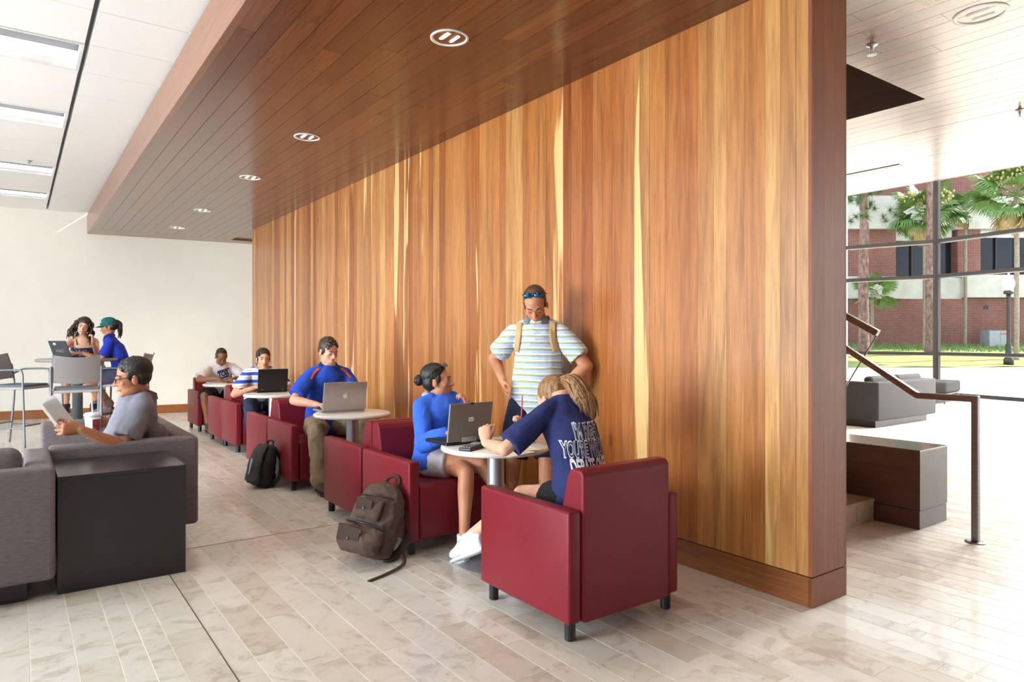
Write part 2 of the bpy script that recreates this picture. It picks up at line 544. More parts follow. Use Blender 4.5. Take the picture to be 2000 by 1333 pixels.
planks(WX1, OX, -0.6, OY, lobby, 'ceiling_plank', 0.137, 1.2, 2.0)
planks(OX, CE, -0.6, 7.0, lobby, 'ceiling_plank', 0.137, 1.8, 3.2)
# last sliver of soffit up to the skewed far wall
bm = bmesh.new(); prism(bm, [(1.03, 13.35), (WX0 + 3, 13.35), (WX0 + 3, far_y(WX0 + 3)), (1.03, far_y(1.03))], ZS, ZS + 0.3)
from_bm('ceiling_plank', bm, M['soffit'], soffit)
# fascia boards on the left edge
y = -1.0
while y < 13.9:
    ye = min(y + random.uniform(1.8, 2.8), far_y(1.03) - 0.001)
    block('fascia_board', 1.012, 1.058, y + 0.0006, ye - 0.0006, ZS - 0.001, ZC - 0.025, M['soffit_edge'], soffit)
    y = ye
    if ye > far_y(1.03) - 0.01: break
block('shadow_gap', 1.03, 1.058, -1, 13.9, ZC - 0.025, ZC, M['black'], soffit)
block('lobby_edge_board', CE - 0.02, CE, -5, 12, ZS - 0.001, ZS + 0.9, M['soffit_edge'], lobby)
# stair opening: dark wooden lining and the landing above
op = struct(box('wall_stairwell', WX1, OX + 0.02, OY - 0.02, OY, ZS + 0.001, 5.2, M['dark_wood']), 'dark wood lining of the stair opening in the ceiling', 'wall')
block('lining_panel', OX, OX + 0.02, OY, 8.0, ZS + 0.001, 5.2, M['dark_wood'], op)
block('lining_panel', WX1 - 0.05, WX1, OY, 8.0, ZS + 0.31, 5.2, M['plaster'], op)
block('lining_panel', WX1, OX, OY - 0.02, 8.0, 5.2, 5.25, M['plaster'], op)
block('lining_panel', WX1, OX, 7.98, 8.0, ZS, 5.2, M['plaster'], op)
# slot diffuser in the lobby ceiling
sl = tag(empty('slot_diffuser', (7.55, 4.2, ZS - 0.001)), 'narrow black linear air slot in the lobby ceiling', 'air vent')
block('blade', -0.035, -0.02, -0.75, 0.75, -0.004, 0.001, M['black'], sl); block('blade', 0.02, 0.035, -0.75, 0.75, -0.004, 0.001, M['black'], sl)
block('face', -0.02, 0.02, -0.75, 0.75, -0.003, 0.001, M['white_metal'], sl)

# ---- white acoustic ceiling, left of the soffit
ac = struct(box('ceiling_acoustic', -9, 1.03, -5, 15.2, ZC + 0.06, ZC + 0.2, M['slot']), 'white acoustic tile ceiling beside the wood soffit', 'ceiling')
gy = [5.352 + 0.6425 * k for k in range(-9, 14)]
TRO = (6.0, 7.92, 10.49, 12.42)
for y0, y1 in zip(gy, gy[1:] + [gy[-1] + 0.6425]):
    ye = min(y1, 14.0)
    if ye - y0 < 0.05: continue
    block('ceiling_tile', 0.452, 1.029, y0 + 0.0035, ye - 0.0035, ZC, ZC + 0.062, M['acoustic'], ac)
    tro = any(abs(y0 - q) < 0.05 for q in TRO)
    if not tro: block('ceiling_tile', -0.80, 0.418, y0 + 0.002, ye - 0.002, ZC, ZC + 0.062, M['acoustic'], ac)
    for xa in (-2.05, -3.3, -4.55, -5.8, -7.05):
        block('ceiling_tile', xa, xa + 1.22, y0 + 0.002, ye - 0.002, ZC, ZC + 0.062, M['acoustic'], ac)
bm = bmesh.new(); prism(bm, [(-9, 14.0), (1.03, 14.0), (1.03, far_y(1.03)), (-9, far_y(-9))], ZC, ZC + 0.06)
from_bm('ceiling_tile', bm, M['acoustic'], ac)
for i, q in enumerate(TRO):
    o = tag(empty('troffer_light', (-0.19, q + 0.32, ZC)),
            ['recessed fluorescent troffer nearest the camera in the white ceiling', 'second recessed fluorescent troffer in the white ceiling, counting from the camera',
             'recessed fluorescent troffer beside the ceiling sprinkler', 'recessed fluorescent troffer nearest the far wall'][i], 'ceiling light', 'recessed fluorescent troffers')
    bm = bmesh.new()
    for a in ((-0.61, 0.61, -0.31, -0.285), (-0.61, 0.61, 0.285, 0.31), (-0.61, -0.585, -0.285, 0.285), (0.585, 0.61, -0.285, 0.285)):
        bbox(bm, *a, -0.004, 0.05)
    from_bm('frame', bm, M['white_metal'], o)
    bm = bmesh.new()
    n_ = 10
    pts = [(-0.285 + 0.57 * k / n_, 0.004 + 0.05 * abs(math.cos(math.pi * k / n_)) ** 0.7) for k in range(n_ + 1)]
    pts = [(y, 0.015 + 0.075 * math.sin(math.pi * k / n_)) for k, (y, z) in enumerate(pts)]
    A = [bm.verts.new((-0.585, y, z)) for y, z in pts]; B = [bm.verts.new((0.585, y, z)) for y, z in pts]
    for k in range(n_): bm.faces.new((A[k], B[k], B[k + 1], A[k + 1]))
    from_bm('reflector', bm, M['white_metal'], o, smooth=True)
    block('lens', -0.58, 0.58, -0.10, 0.10, 0.0, 0.012, M['troffer'], o)

def sprinkler(loc, label):
    o = tag(empty('fire_sprinkler', loc), label, 'sprinkler', 'pendent fire sprinklers')
    bm = bmesh.new(); lathe(bm, [(0.0, 0.0), (0.034, 0.0), (0.03, -0.006), (0.012, -0.01), (0.012, -0.03), (0, -0.03)], 20); from_bm('escutcheon', bm, M['silver'], o, smooth=True)
    bm = bmesh.new()
    for s in (-1, 1): tube(bm, [(0.010 * s, 0, -0.028), (0.014 * s, 0, -0.045), (0.004 * s, 0, -0.06)], 0.003, 6)
    from_bm('yoke', bm, M['silver'], o)
    bm = bmesh.new(); lathe(bm, [(0, -0.058), (0.03, -0.060), (0.03, -0.063), (0, -0.063)], 20); from_bm('deflector', bm, M['silver'], o)
    return o
sprinkler((0.138, 10.33, ZC), 'small pale fire sprinkler on the white acoustic ceiling')
s1 = P(1703, 88, ZS); sprinkler((s1.x, s1.y, ZS), 'fire sprinkler hanging near the end of the cherry wall')
s2 = P(1992, 215, ZS); sprinkler((s2.x, s2.y, ZS), 'fire sprinkler at the right edge over the lobby')

# ---- recessed downlights
def downlight(x, y, r, label, power, group):
    o = tag(empty('downlight', (x, y, ZS)), label, 'downlight', group)
    bm = bmesh.new(); lathe(bm, [(r * 0.84, 0.004), (r * 0.86, -0.006), (r, -0.004), (r, 0.0012), (r * 0.84, 0.004)], 40); from_bm('trim_ring', bm, M['white_metal'], o, smooth=True)
    bm = bmesh.new(); lathe(bm, [(r * 0.84, 0.0), (r * 0.80, 0.010), (r * 0.62, 0.022), (0, 0.0285)], 40); from_bm('reflector', bm, M['white_metal'] if power else M['chrome'], o, smooth=True)
    for s in (-1, 1):
        bm = bmesh.new(); tube(bm, [(s * r * 0.3, -r * 0.35, 0.012), (s * r * 0.3, r * 0.35, 0.012)], r * 0.14, 10)
        from_bm('bulb', bm, M['lamp'] if power else M['white_metal'], o, smooth=True)
    if power:
        l = bpy.data.lights.new('downlight_glow', 'SPOT'); l.energy = power; l.spot_size = R(115); l.spot_blend = 0.9; l.color = (1, 0.86, 0.68); l.shadow_soft_size = 0.06
        lo = bpy.data.objects.new('downlight_glow', l); COL.objects.link(lo); lo.parent = o; lo.location = (0, 0, -0.02)
names = ['round recessed downlight nearest the camera in the wood soffit', 'second recessed downlight from the camera in the wood soffit',
         'middle recessed downlight of the five in the wood soffit', 'fourth recessed downlight from the camera in the wood soffit', 'farthest recessed downlight in the wood soffit']
for (px, py), nm in zip(((878, 74), (600, 268), (489, 347), (396, 411), (347, 445)), names):
    p = P(px, py, ZS); downlight(p.x, p.y, 0.118, nm, 38, 'downlights in the wood soffit')
p = P(1915, 28, ZS); downlight(p.x, p.y, 0.135, 'unlit round downlight in the lobby ceiling at the top right', 0, None)

# ---- stairs, cheek wall and rails
cheek = tag(empty('stair_cheek', (5.175, 2.235, 0)), 'low dark wood cheek block beside the stone steps', 'stair wall')
box('body', 0, 0.441, 0, 4.2, 0.135, 0.552, M['dark_wood'], cheek, 0.0015)
box('polished_top', 0, 0.441, 0, 4.2, 0.552, 0.562, wood('polished_dark_top', [(0, (96, 74, 64)), (1, (104, 80, 70))], rough=0.12, grain_axis=1, coat=1.0, knots=False), cheek, 0.001)
box('plinth', 0.004, 0.437, 0.004, 4.2, 0, 0.130, M['dark_wood'], cheek, 0.0015)
stairs = tag(empty('stone_steps', (WX1 + 0.01, 2.555, 0)), 'beige stone steps rising behind the cherry wall', 'stairs')
wx = 5.172 - WX1 - 0.01
for k in range(7):
    x = 0.0
    for xe in (0.31, 0.92, 1.36, wx):
        block('riser_tile', x + 0.001, xe - 0.002, 0.3 * k, 0.3 * k + 0.02, 0.168 * k, 0.168 * (k + 1) - 0.02, M['stepstone'], stairs); x = xe
    block('tread', 0, wx - 0.001, 0.3 * k - 0.006, 0.3 * k + 0.33, 0.168 * (k + 1) - 0.02, 0.168 * (k + 1), M['stepstone'], stairs)
rail = tag(empty('handrail', (5.17, 1.887, 0)), 'brushed steel handrail with a straight post on the lobby floor', 'handrail')
def rrail(name, pts, w, h, parent, mat=M['steel']):
    """rectangular bar along pts in the local YZ plane"""
    bm = bmesh.new(); rings = []
    for i, p in enumerate(pts):
        p = V(p); a = (V(pts[i]) - V(pts[i - 1])).normalized() if i else None
        b = (V(pts[i + 1]) - V(pts[i])).normalized() if i < len(pts) - 1 else None
        d = ((a or b) + (b or a)).normalized(); nrm = V((0, -d.z, d.y))
        k = 1.0 if a is None or b is None else 1 / max(0.5, nrm.dot(V((0, -b.z, b.y))))
        rings.append([bm.verts.new(p + V((sx * w / 2, 0, 0)) + nrm * (sz * h / 2 * k)) for sx, sz in ((-1, -1), (1, -1), (1, 1), (-1, 1))])
    for A, B in zip(rings, rings[1:]):
        for i in range(4): bm.faces.new((A[i], A[(i + 1) % 4], B[(i + 1) % 4], B[i]))
    bm.faces.new(rings[0][::-1]); bm.faces.new(rings[-1])
    bmesh.ops.bevel(bm, geom=bm.edges[:], offset=0.005, segments=2, profile=0.5, affect='EDGES')
    return from_bm(name, bm, mat, parent, smooth=False)
rrail('rail', [(0, 0.0, 0.006), (0, 0.0, 0.952), (0, 0.362, 0.952), (0, 0.50, 1.04), (0, 2.4, 2.25)], 0.042, 0.042, rail)
bm = bmesh.new(); lathe(bm, [(0, 0.0), (0.062, 0.0), (0.062, 0.005), (0.05, 0.009), (0, 0.009)], 28); from_bm('floor_flange', bm, M['steel'], rail, smooth=False)
g = tag(empty('glass_guard', (5.40, 2.55, 0.562)), 'glass stair guard with a steel cap, behind the handrail', 'guard rail')
gy0, gz0 = 2.606 - 2.55 + 0.03, 1.385 - 0.562 + 0.01
sl_ = 0.56
rrail('cap_rail', [(0, gy0, gz0), (0, gy0 + 2.6, gz0 + 2.6 * sl_)], 0.05, 0.05, g)
rrail('edge_bar', [(0, gy0 + 0.012, gz0 - 0.02), (0, gy0 + 0.50, gz0 - 0.84)], 0.014, 0.010, g)
bm = bmesh.new()
a = [(gy0 + 0.015, gz0 - 0.02), (gy0 + 0.50, gz0 - 0.82), (gy0 + 2.6, gz0 - 0.82), (gy0 + 2.6, gz0 + 2.6 * sl_ - 0.03)]
A = [bm.verts.new((-0.004, y, z)) for y, z in a]; B = [bm.verts.new((0.004, y, z)) for y, z in a]
bm.faces.new(A[::-1]); bm.faces.new(B)
for i in range(4): bm.faces.new((A[i], A[(i + 1) % 4], B[(i + 1) % 4], B[i]))
from_bm('glass_panel', bm, M['glass'], g)

# ---- lobby curtain wall (about 18 m away)
WZ = 7.2
Mx = P(1830, 772); Wr = P(2000, 785)
dr = (Wr - Mx).normalized(); dlft = V((-0.30, 0.954, 0))
def win(name, a, dirv, length, label):
    n_ = V((-dirv.y, dirv.x, 0))
    o = struct(empty(name, a), label, 'window')
    o.rotation_euler = (0, 0, math.atan2(dirv.y, dirv.x))
    for z, h in ((0.04, 0.08), (1.0, 0.075), (2.87, 0.085), (3.72, 0.085), (5.3, 0.09), (WZ - .05, 0.1)):
        block('transom', 0, length, -0.06, 0.06, z - h / 2, z + h / 2, M['darkmetal'], o)
        block('transom_cap', 0, length, 0.06 if dirv.y < 0 else -0.066, 0.066 if dirv.y < 0 else -0.06, z - h / 2 - 0.012, z - h / 2 + 0.03, M['white_metal'], o)
    zz = [0.08, 0.96, 2.83, 3.68, 5.25, WZ - .1]
    k = 0
    sp = 2.75
    nb = int(math.ceil(length / sp))
    for i in range(nb):
        x0 = i * sp; x1 = min(x0 + sp, length)
        block('mullion', x0 - 0.035, x0 + 0.035, -0.1, 0.08, 0, WZ, M['darkmetal'], o)
        for z0, z1 in zip(zz, zz[1:]):
            block('pane', x0 + 0.035, x1 - 0.035, -0.004, 0.004, z0 + 0.03, z1 + 0.0, M['glass'], o)
    return o
win('window_1', Mx, dr, 13.75, 'tall lobby curtain wall with dark mullions, right of the main mullion')
win('window_2', Mx, dlft, 2.05, 'curtain wall bay left of the main mullion, turned towards the stairs')
e0 = Mx + dlft * 2.05
bm = bmesh.new(); q = V((-dlft.y, dlft.x, 0))
prism(bm, [tuple((e0)[:2]), tuple((e0 + dlft * 4)[:2]), tuple((e0 + dlft * 4 - q * 0.4)[:2]), tuple((e0 - q * 0.4)[:2])], 0, WZ)
struct(from_bm('wall_lobby', bm, M['plaster']), 'cream wall pier at the left end of the curtain wall', 'wall')
struct(box('ceiling_atrium', CE, 19.0, -8, 12, WZ, WZ + 0.2, M['plaster']), 'high white ceiling of the glazed lobby', 'ceiling')
block('upstand', CE, CE + 0.02, -8, 12, ZS + 0.9, WZ, M['plaster'], bpy.data.objects['ceiling_atrium'])

# ================================================================ OUTSIDE
M['pave'] = pm('sunlit_paving', (226, 222, 214), (214, 208, 198), 2, rough=0.9, coord='Position')
M['grass'] = pm('lawn_grass', (150, 158, 92), (108, 126, 60), 1.6, rough=0.95, bump=0.6, bscale=40, coord='Position', bdist=0.05)
M['leaf'] = pm('palm_leaf', (108, 140, 74), (72, 104, 52), 3, rough=0.5)
M['leafdry'] = pm('dry_palm_leaf', (176, 158, 110), (146, 126, 86), 3, rough=0.7)
M['bloom'] = pm('palm_flower', (170, 160, 96), rough=0.8)
M['needle'] = pm('pine_needles', (74, 104, 54), (52, 78, 40), 6, rough=0.7)
M['bark'] = pm('pine_bark', (138, 112, 104), (74, 58, 54), 7, (1, 1, 0.45), rough=0.95, bump=1.0, bscale=9, bdist=0.06)
M['palmbark'] = pm('palm_bark', (150, 140, 128), (112, 102, 92), 5, (1, 1, 6), rough=0.95, bump=0.5, bscale=6)
M['concrete'] = pm('concrete_band', (190, 190, 186), (170, 170, 166), 1.2, rough=0.9, coord='Position')
M['bglass'] = pm('dark_office_glass', (22, 25, 34), (34, 38, 50), 0.6, rough=0.12, spec=0.35, coord='Position')
t = NT('red_brick'); br = t.n('ShaderNodeTexBrick'); tc = t.coord('Position', (1, 1, 1)); tc.inputs['Rotation'].default_value = (0, 0, HEAD)
br.inputs['Color1'].default_value = lin((126, 66, 58)); br.inputs['Color2'].default_value = lin((102, 52, 47)); br.inputs['Mortar'].default_value = lin((150, 132, 125))
br.inputs['Scale'].default_value = 1.0; br.inputs['Mortar Size'].default_value = 0.012; br.inputs['Brick Width'].default_value = 0.24; br.inputs['Row Height'].default_value = 0.085
sw = t.n('ShaderNodeSeparateXYZ'); cw = t.n('ShaderNodeCombineXYZ'); t.l(tc.outputs[0], sw.inputs[0]); t.l(sw.outputs[0], cw.inputs[0]); t.l(sw.outputs[2], cw.inputs[1]); t.l(cw.outputs[0], br.inputs['Vector'])
nb_ = t.noise(tc, 0.6, 4); rb = t.ramp(nb_.outputs[0], [(0.3, (200, 190, 190)), (0.7, (255, 255, 255))])
M['brick'] = t.fin(t.mix(0.6, br.outputs[0], rb.outputs[0], 'MULTIPLY'), 0.9)

struct(box('ground', -60, 140, -60, 140, -0.4, -0.13, M['pave']), 'sunlit pale paving outside', 'ground')
fw = V((FS, FC, 0)); rt = V((FC, -FS, 0))
def L(d, lat, z=0.0): return fw * d + rt * lat + V((0, 0, z))
# lawn: rises gently from the pavement edge to the building
def lawn_z(d): return -0.1 + 0.95 * min(1, max(0, (d - 36.5) / 9.5)) ** 1.3
bm = bmesh.new(); rows = []
for i in range(13):
    d = 36.5 + i * 1.0
    rows.append([bm.verts.new(L(d + 0.6 * math.sin(lat * 0.22), lat, lawn_z(d) + 0.03 * math.sin(lat * 1.3 + d))) for lat in [10 + 2 * k for k in range(18)]])
for a, b in zip(rows, rows[1:]):
    for i in range(len(a) - 1): bm.faces.new((a[i], a[i + 1], b[i + 1], b[i]))
lawn = struct(from_bm('lawn', bm, M['grass'], smooth=True), 'green lawn rising to the brick building', 'lawn')
bm = bmesh.new()
for i in range(2600):
    d = random.uniform(43.5, 47.2); lat = random.uniform(20, 38); z = lawn_z(d); h = random.uniform(0.1, 0.34); w_ = 0.03
    p = L(d, lat, z); q = V((random.uniform(-.12, .12), random.uniform(-.12, .12), h))
    s_ = rt * w_
    bm.faces.new([bm.verts.new(p - s_), bm.verts.new(p + s_), bm.verts.new(p + q)])
o = from_bm('ground_cover', bm, M['leaf']); o['kind'] = 'stuff'; o['label'] = 'leafy ground cover along the foot of the brick building'; o['category'] = 'plants'

# brick building, facade square to the view
BD = 48.0; ppm_ = FPX / BD
bld = tag(empty('brick_building', L(BD, 27, 0)), 'red brick building with concrete bands across the lawn', 'building')
bld.rotation_euler = (0, 0, -HEAD)
def bx(name, px0, px1, py0, py1, out, mat, depth=1.0, parent=bld):
    x0 = (px0 - 1000) / ppm_ - 27; x1 = (px1 - 1000) / ppm_ - 27
    z1 = CH - (py0 - HY) / ppm_; z0 = CH - (py1 - HY) / ppm_
    return block(name, x0, x1, -out, depth, z0, z1, mat, parent)
bld['kind'] = None; del bld['kind']
for (a, b, c_, d_, out, mm, nm) in [
    (1560, 2200, 583, 720, 0.0, 'brick', 'brick_wall'), (1560, 1757, 541, 584, 0.35, 'concrete', 'concrete_band'), (1757, 1878, 543, 584, 0.02, 'concrete', 'concrete_band'),
    (1878, 2200, 538, 582, 0.40, 'concrete', 'concrete_band'),
    (1560, 1748, 449, 541, 0.12, 'brick', 'brick_pier'), (1868, 1913, 449, 541, 0.12, 'brick', 'brick_pier'), (2030, 2200, 449, 541, 0.12, 'brick', 'brick_pier'),
    (1560, 1745, 385, 449, 0.5, 'concrete', 'concrete_band'), (1745, 1860, 395, 470, -0.05, 'concrete', 'concrete_band'), (1860, 2200, 385, 449, 0.45, 'concrete', 'concrete_band'),
    (1560, 2200, 230, 386, 0.0, 'brick', 'brick_wall')]:
    bx(nm, a, b, c_, d_, out, M[mm])
for a, b in ((1748, 1786), (1789, 1826), (1829, 1866), (1915, 1952), (1955, 1992), (1995, 2028)):
    wnd = bx('window_pane', a, b, 462, 540, -0.55, M['bglass'])
for a in (1787.5, 1827.5, 1953.5, 1993.5):
    bx('window_mullion', a - 1.2, a + 1.2, 462, 540, -0.4, M['darkmetal'], 0.6)
bx('vent_hole', 1921, 1930, 597, 605, 0.02, M['black'], 0.2)
# transformer cabinet by the wall
p0 = L(46.3, (1944 - 1000) / FPX * 46.3, lawn_z(46.3) - 0.05)
cab = tag(empty('utility_cabinet', p0, -HEAD), 'pale grey utility cabinet with red lettering by the brick wall', 'cabinet')
box('body', -0.72, 0.72, -0.45, 0.45, 0, 1.14, pm('cabinet_paint', (146, 152, 164), rough=0.6), cab, 0.02)
box('door', -0.70, -0.01, -0.47, -0.44, 0.05, 1.05, pm('cabinet_door', (152, 158, 170), rough=0.6), cab, 0.01)
box('door', 0.01, 0.70, -0.47, -0.44, 0.05, 1.05, bpy.data.materials['cabinet_door'], cab, 0.01)
tm = text_mesh('WARNING', 0.165, 0, .008); tm.transform(Matrix.Translation((0.36, -0.474, 0.90)) @ Matrix.Rotation(R(90), 4, 'X'))
link('warning_lettering', tm, pm('red_print', (206, 70, 50), rough=0.6), cab)

# lamp post
lp = tag(empty('lamp_post', L(37.5, (1970 - 1000) / FPX * 37.5, 0)), 'dark street lamp with a white acorn globe on the lawn', 'lamp post')
bm = bmesh.new(); lathe(bm, [(0, -0.1), (0.24, -0.1), (0.24, 0.25), (0.17, 0.35), (0.13, 1.0), (0.10, 1.1), (0.085, 3.6), (0.11, 3.65), (0.11, 3.8), (0, 3.8)], 16); from_bm('pole', bm, M['darkmetal'], lp, smooth=True)
bm = bmesh.new(); lathe(bm, [(0, 3.8), (0.2, 3.82), (0.25, 3.9), (0.2, 4.0), (0, 4.0)], 20); from_bm('collar', bm, M['darkmetal'], lp, smooth=True)
bm = bmesh.new(); lathe(bm, [(0, 4.0), (0.17, 4.0), (0.26, 4.2), (0.30, 4.38), (0.26, 4.58), (0.14, 4.76), (0.05, 4.84), (0.04, 4.95), (0, 4.98)], 20); from_bm('globe', bm, M['white_metal'], lp, smooth=True)

# pines
def pine(px, d, w_px, label, lean=0.0, top=14, crown=True):
    base = L(d, (px - 1000) / FPX * d, lawn_z(d) - 0.1)
    o = tag(empty('pine_tree', base), label, 'tree', 'tall pines on the lawn')
    r = w_px / 2 * d / FPX
    bm = bmesh.new(); n = 26
    pts = [V((lean * (z / top) + 0.05 * math.sin(z), 0, z)) for z in [top * k / n for k in range(n + 1)]]
    tube(bm, pts, [r * (1.35 if k == 0 else 1.12 if k == 1 else 1.0 - 0.35 * k / n) for k in range(n + 1)], 14)
    from_bm('trunk', bm, M['bark'], o, smooth=True)
    if crown:
        bm = bmesh.new()
        for k in range(110):
            a = random.random() * 6.28; zz = random.uniform(8.4, top); rr = random.uniform(0.2, 2.0)
            c = V((lean * zz / top + rr * math.cos(a), rr * math.sin(a), zz))
            for j in range(70):
                e = V((random.gauss(0, 1), random.gauss(0, 1), random.gauss(0, 1))).normalized() * random.uniform(0.25, 0.55)
                s_ = e.cross(V((random.random(), random.random(), 1))).normalized() * 0.012
                bm.faces.new([bm.verts.new(c - s_), bm.verts.new(c + s_), bm.verts.new(c + e)])
        f = from_bm('needles', bm, M['needle'], o); f['kind'] = 'stuff'
    return o
pine(1686, 42.5, 21, 'pine trunk nearest the cherry wall, with needles at its top', 0.15)
pine(1815, 42.0, 15, 'slim pine trunk standing just left of the main window mullion', 0.1, crown=False)

# palms: fan fronds shared by copies
def frond_mesh(name, n=22, spread=150, rad=1.0, droop=0.25, mat=None):
    bm = bmesh.new()
    for k in range(n):
        a = R(-spread / 2 + spread * k / (n - 1)) ; ln = rad * random.uniform(0.82, 1.0) * (0.75 + 0.25 * math.cos(a))
        dirv = V((math.cos(a), math.sin(a), 0)); sd_ = V((-math.sin(a), math.cos(a), 0))
        w_ = 0.045 * rad
        p = [V((0, 0, 0)), dirv * ln * 0.45 + V((0, 0, -droop * 0.12)), dirv * ln * 0.8 + V((0, 0, -droop * 0.4)), dirv * ln + V((0, 0, -droop))]
        ww = [0.3, 1.0, 0.7, 0.05]
        A = [bm.verts.new(q + sd_ * w_ * u) for q, u in zip(p, ww)]; B = [bm.verts.new(q - sd_ * w_ * u + V((0, 0, 0.02))) for q, u in zip(p, ww)]
        for i in range(3): bm.faces.new((A[i], A[i + 1], B[i + 1], B[i]))
    tube(bm, [(-0.85 * rad, 0, 0.05), (-0.4 * rad, 0, 0.04), (0.1, 0, 0)], [0.02, 0.015, 0.01], 5)
    me = bpy.data.meshes.new(name); bm.to_mesh(me); bm.free(); me.materials.append(mat); return me
FG = [frond_mesh('palm_frond', mat=M['leaf'], droop=q) for q in (0.2, 0.4)]
FD = frond_mesh('dry_frond', mat=M['leafdry'], droop=0.45, n=14, spread=70)
def palm(px, py, d, scale, label, trunk_r=0.13, nf=34, nd=14, bloom=True, base_z=None):
    top = D(px, d, py); zb = lawn_z(d) if base_z is None else base_z
    o = tag(empty('palm_tree', (top.x, top.y, zb)), label, 'palm', 'fan palms outside')
    h = top.z - zb
    bm = bmesh.new(); n = 18
    tube(bm, [(0.06 * math.sin(3 * k / n), 0.0, h * k / n) for k in range(n + 1)], [trunk_r * (1.25 if k == 0 else 1 + 0.04 * (k % 2)) for k in range(n + 1)], 12)
    from_bm('trunk', bm, M['palmbark'], o, smooth=True)
    for k in range(nf + nd):
        dry = k >= nf
        az = k * 2.39996 + random.uniform(-.3, .3)
        el = R(random.uniform(-35, 75)) if not dry else R(random.uniform(-85, -45))
        me = FD if dry else random.choice(FG)
        f = bpy.data.objects.new('dry_frond' if dry else 'frond', me); COL.objects.link(f); f.parent = o
        s_ = scale * random.uniform(0.85, 1.1) * (0.85 if dry else 1)
        dirv = V((math.cos(az) * math.cos(el), math.sin(az) * math.cos(el), math.sin(el)))
        f.location = V((0.05, 0, h)) + dirv * s_ * 0.8; f.scale = (s_,) * 3
        f.rotation_euler = (dirv.to_track_quat('X', 'Z') @ Matrix.Rotation(random.uniform(-.7, .7), 3, 'X').to_quaternion()).to_euler()
    if bloom:
        bm = bmesh.new()
        for k in range(240):
            a = random.random() * 6.28; rr = random.uniform(0.2, 1.25) * scale
            c = V((rr * math.cos(a), rr * math.sin(a), h + 0.75 * scale + random.uniform(-.3, .35)))
            ell(bm, c, (0.07, 0.07, 0.1), None, 5, 4)
        f = from_bm('flower_plume', bm, M['bloom'], o); f['kind'] = 'stuff'
palm(1806, 420, 44.0, 1.35, 'fan palm crown behind the main window mullion')
palm(1985, 385, 40.0, 1.5, 'largest fan palm, with drooping dry fronds by the lamp post')
palm(1703, 575, 45.0, 0.95, 'small low palm against the brick wall behind a pine', 0.1, 20, 0, False)
palm(1885, 410, 46.5, 1.0, 'small palm crown between the two larger palms', 0.1, 16, 4, False)

# ================================================================ FURNITURE
def make_chair():
    o = empty('club_chair')
    for s in (-1, 1):
        box('arm', s * 0.36 - (0.075 if s > 0 else 0), s * 0.36 + (0.075 if s < 0 else 0), -0.35, 0.36, 0.085, 0.585, M['red'], o, 0.014, 3)
    # seat block with a soft front
    bm = bmesh.new(); bbox(bm, -0.283, 0.283, -0.25, 0.352, 0.085, 0.43, 0.03, 4); from_bm('seat', bm, M['red'], o, smooth=True)
    # tapered back, seen from the side as a wedge with a rounded top
    bm = bmesh.new()
    prof = [(-0.36, 0.085), (-0.36, 0.735), (-0.352, 0.752), (-0.335, 0.762), (-0.29, 0.764), (-0.262, 0.752), (-0.245, 0.725), (-0.175, 0.44), (-0.175, 0.085)]
    A = [bm.verts.new((-0.283, y, z)) for y, z in prof]; B = [bm.verts.new((0.283, y, z)) for y, z in prof]
    bm.faces.new(A); bm.faces.new(B[::-1]); n = len(prof)
    for i in range(n): bm.faces.new((A[i], A[(i + 1) % n], B[(i + 1) % n], B[i]))
    es = [e for e in bm.edges if abs(e.verts[0].co.x - e.verts[1].co.x) < 1e-6]
    bmesh.ops.bevel(bm, geom=es, offset=0.012, segments=3, profile=0.5, affect='EDGES')
    from_bm('backrest', bm, M['red'], o, smooth=False)
    for x in (-0.315, 0.315):
        for y in (-0.305, 0.30):
            bm = bmesh.new(); lathe(bm, [(0, 0), (0.021, 0), (0.025, 0.004), (0.025, 0.088), (0, 0.088)], 16, (x, y, 0)); from_bm('leg', bm, M['black'], o, smooth=False)
    return o
ch0 = make_chair()
CH_ = [((2.33, 2.645), 0, 'burgundy vinyl club chair nearest the camera, its back towards us'),
       ((2.33, 4.165), 180, 'burgundy club chair with the woman in the blue hoodie'),
       ((2.33, 4.90), 0, 'empty burgundy club chair back to back with the hoodie woman\'s chair'),
       ((2.33, 6.41), 180, 'burgundy club chair with the man in the blue polo'),
       ((2.33, 7.14), 0, 'burgundy club chair behind the blue polo man\'s chair, facing away'),
       ((2.47, 8.85), 180, 'burgundy club chair with the man in the striped shirt'),
       ((2.47, 9.58), 0, 'burgundy club chair behind the striped shirt man, facing the white T-shirt man'),
       ((2.50, 11.10), 180, 'farthest burgundy club chair, holding the man in the white T-shirt')]
for i, ((x, y), a, lab) in enumerate(CH_):
    if i == 0:
        ch0.location = (x, y, 0); ch0.rotation_euler = (0, 0, R(a)); tag(ch0, lab, 'chair', 'burgundy club chairs along the wall')
    else: dup(ch0, (x, y, 0), R(a), lab)

TZ = 0.712
def make_table():
    o = empty('cafe_table')
    bm = bmesh.new(); lathe(bm, [(0, TZ - 0.032), (0.315, TZ - 0.032), (0.328, TZ - 0.026), (0.332, TZ - 0.016), (0.328, TZ - 0.004), (0.318, TZ), (0, TZ)], 56); from_bm('tabletop', bm, M['tabletop'], o, smooth=True)
    bm = bmesh.new(); lathe(bm, [(0, 0.018), (0.052, 0.018), (0.052, TZ - 0.04), (0.14, TZ - 0.036), (0.14, TZ - 0.03), (0, TZ - 0.03)], 32); from_bm('column', bm, M['silver'], o, smooth=False)
    bm = bmesh.new(); lathe(bm, [(0, 0), (0.225, 0), (0.228, 0.004), (0.21, 0.014), (0.06, 0.022), (0, 0.022)], 44); from_bm('base', bm, M['basegrey'], o, smooth=False)
    for ob in o.children:
        if ob.name.startswith(('column', 'base')): ob.data.shade_smooth(); ob.data.set_sharp_from_angle(angle=R(35))
    return o
tb0 = make_table()
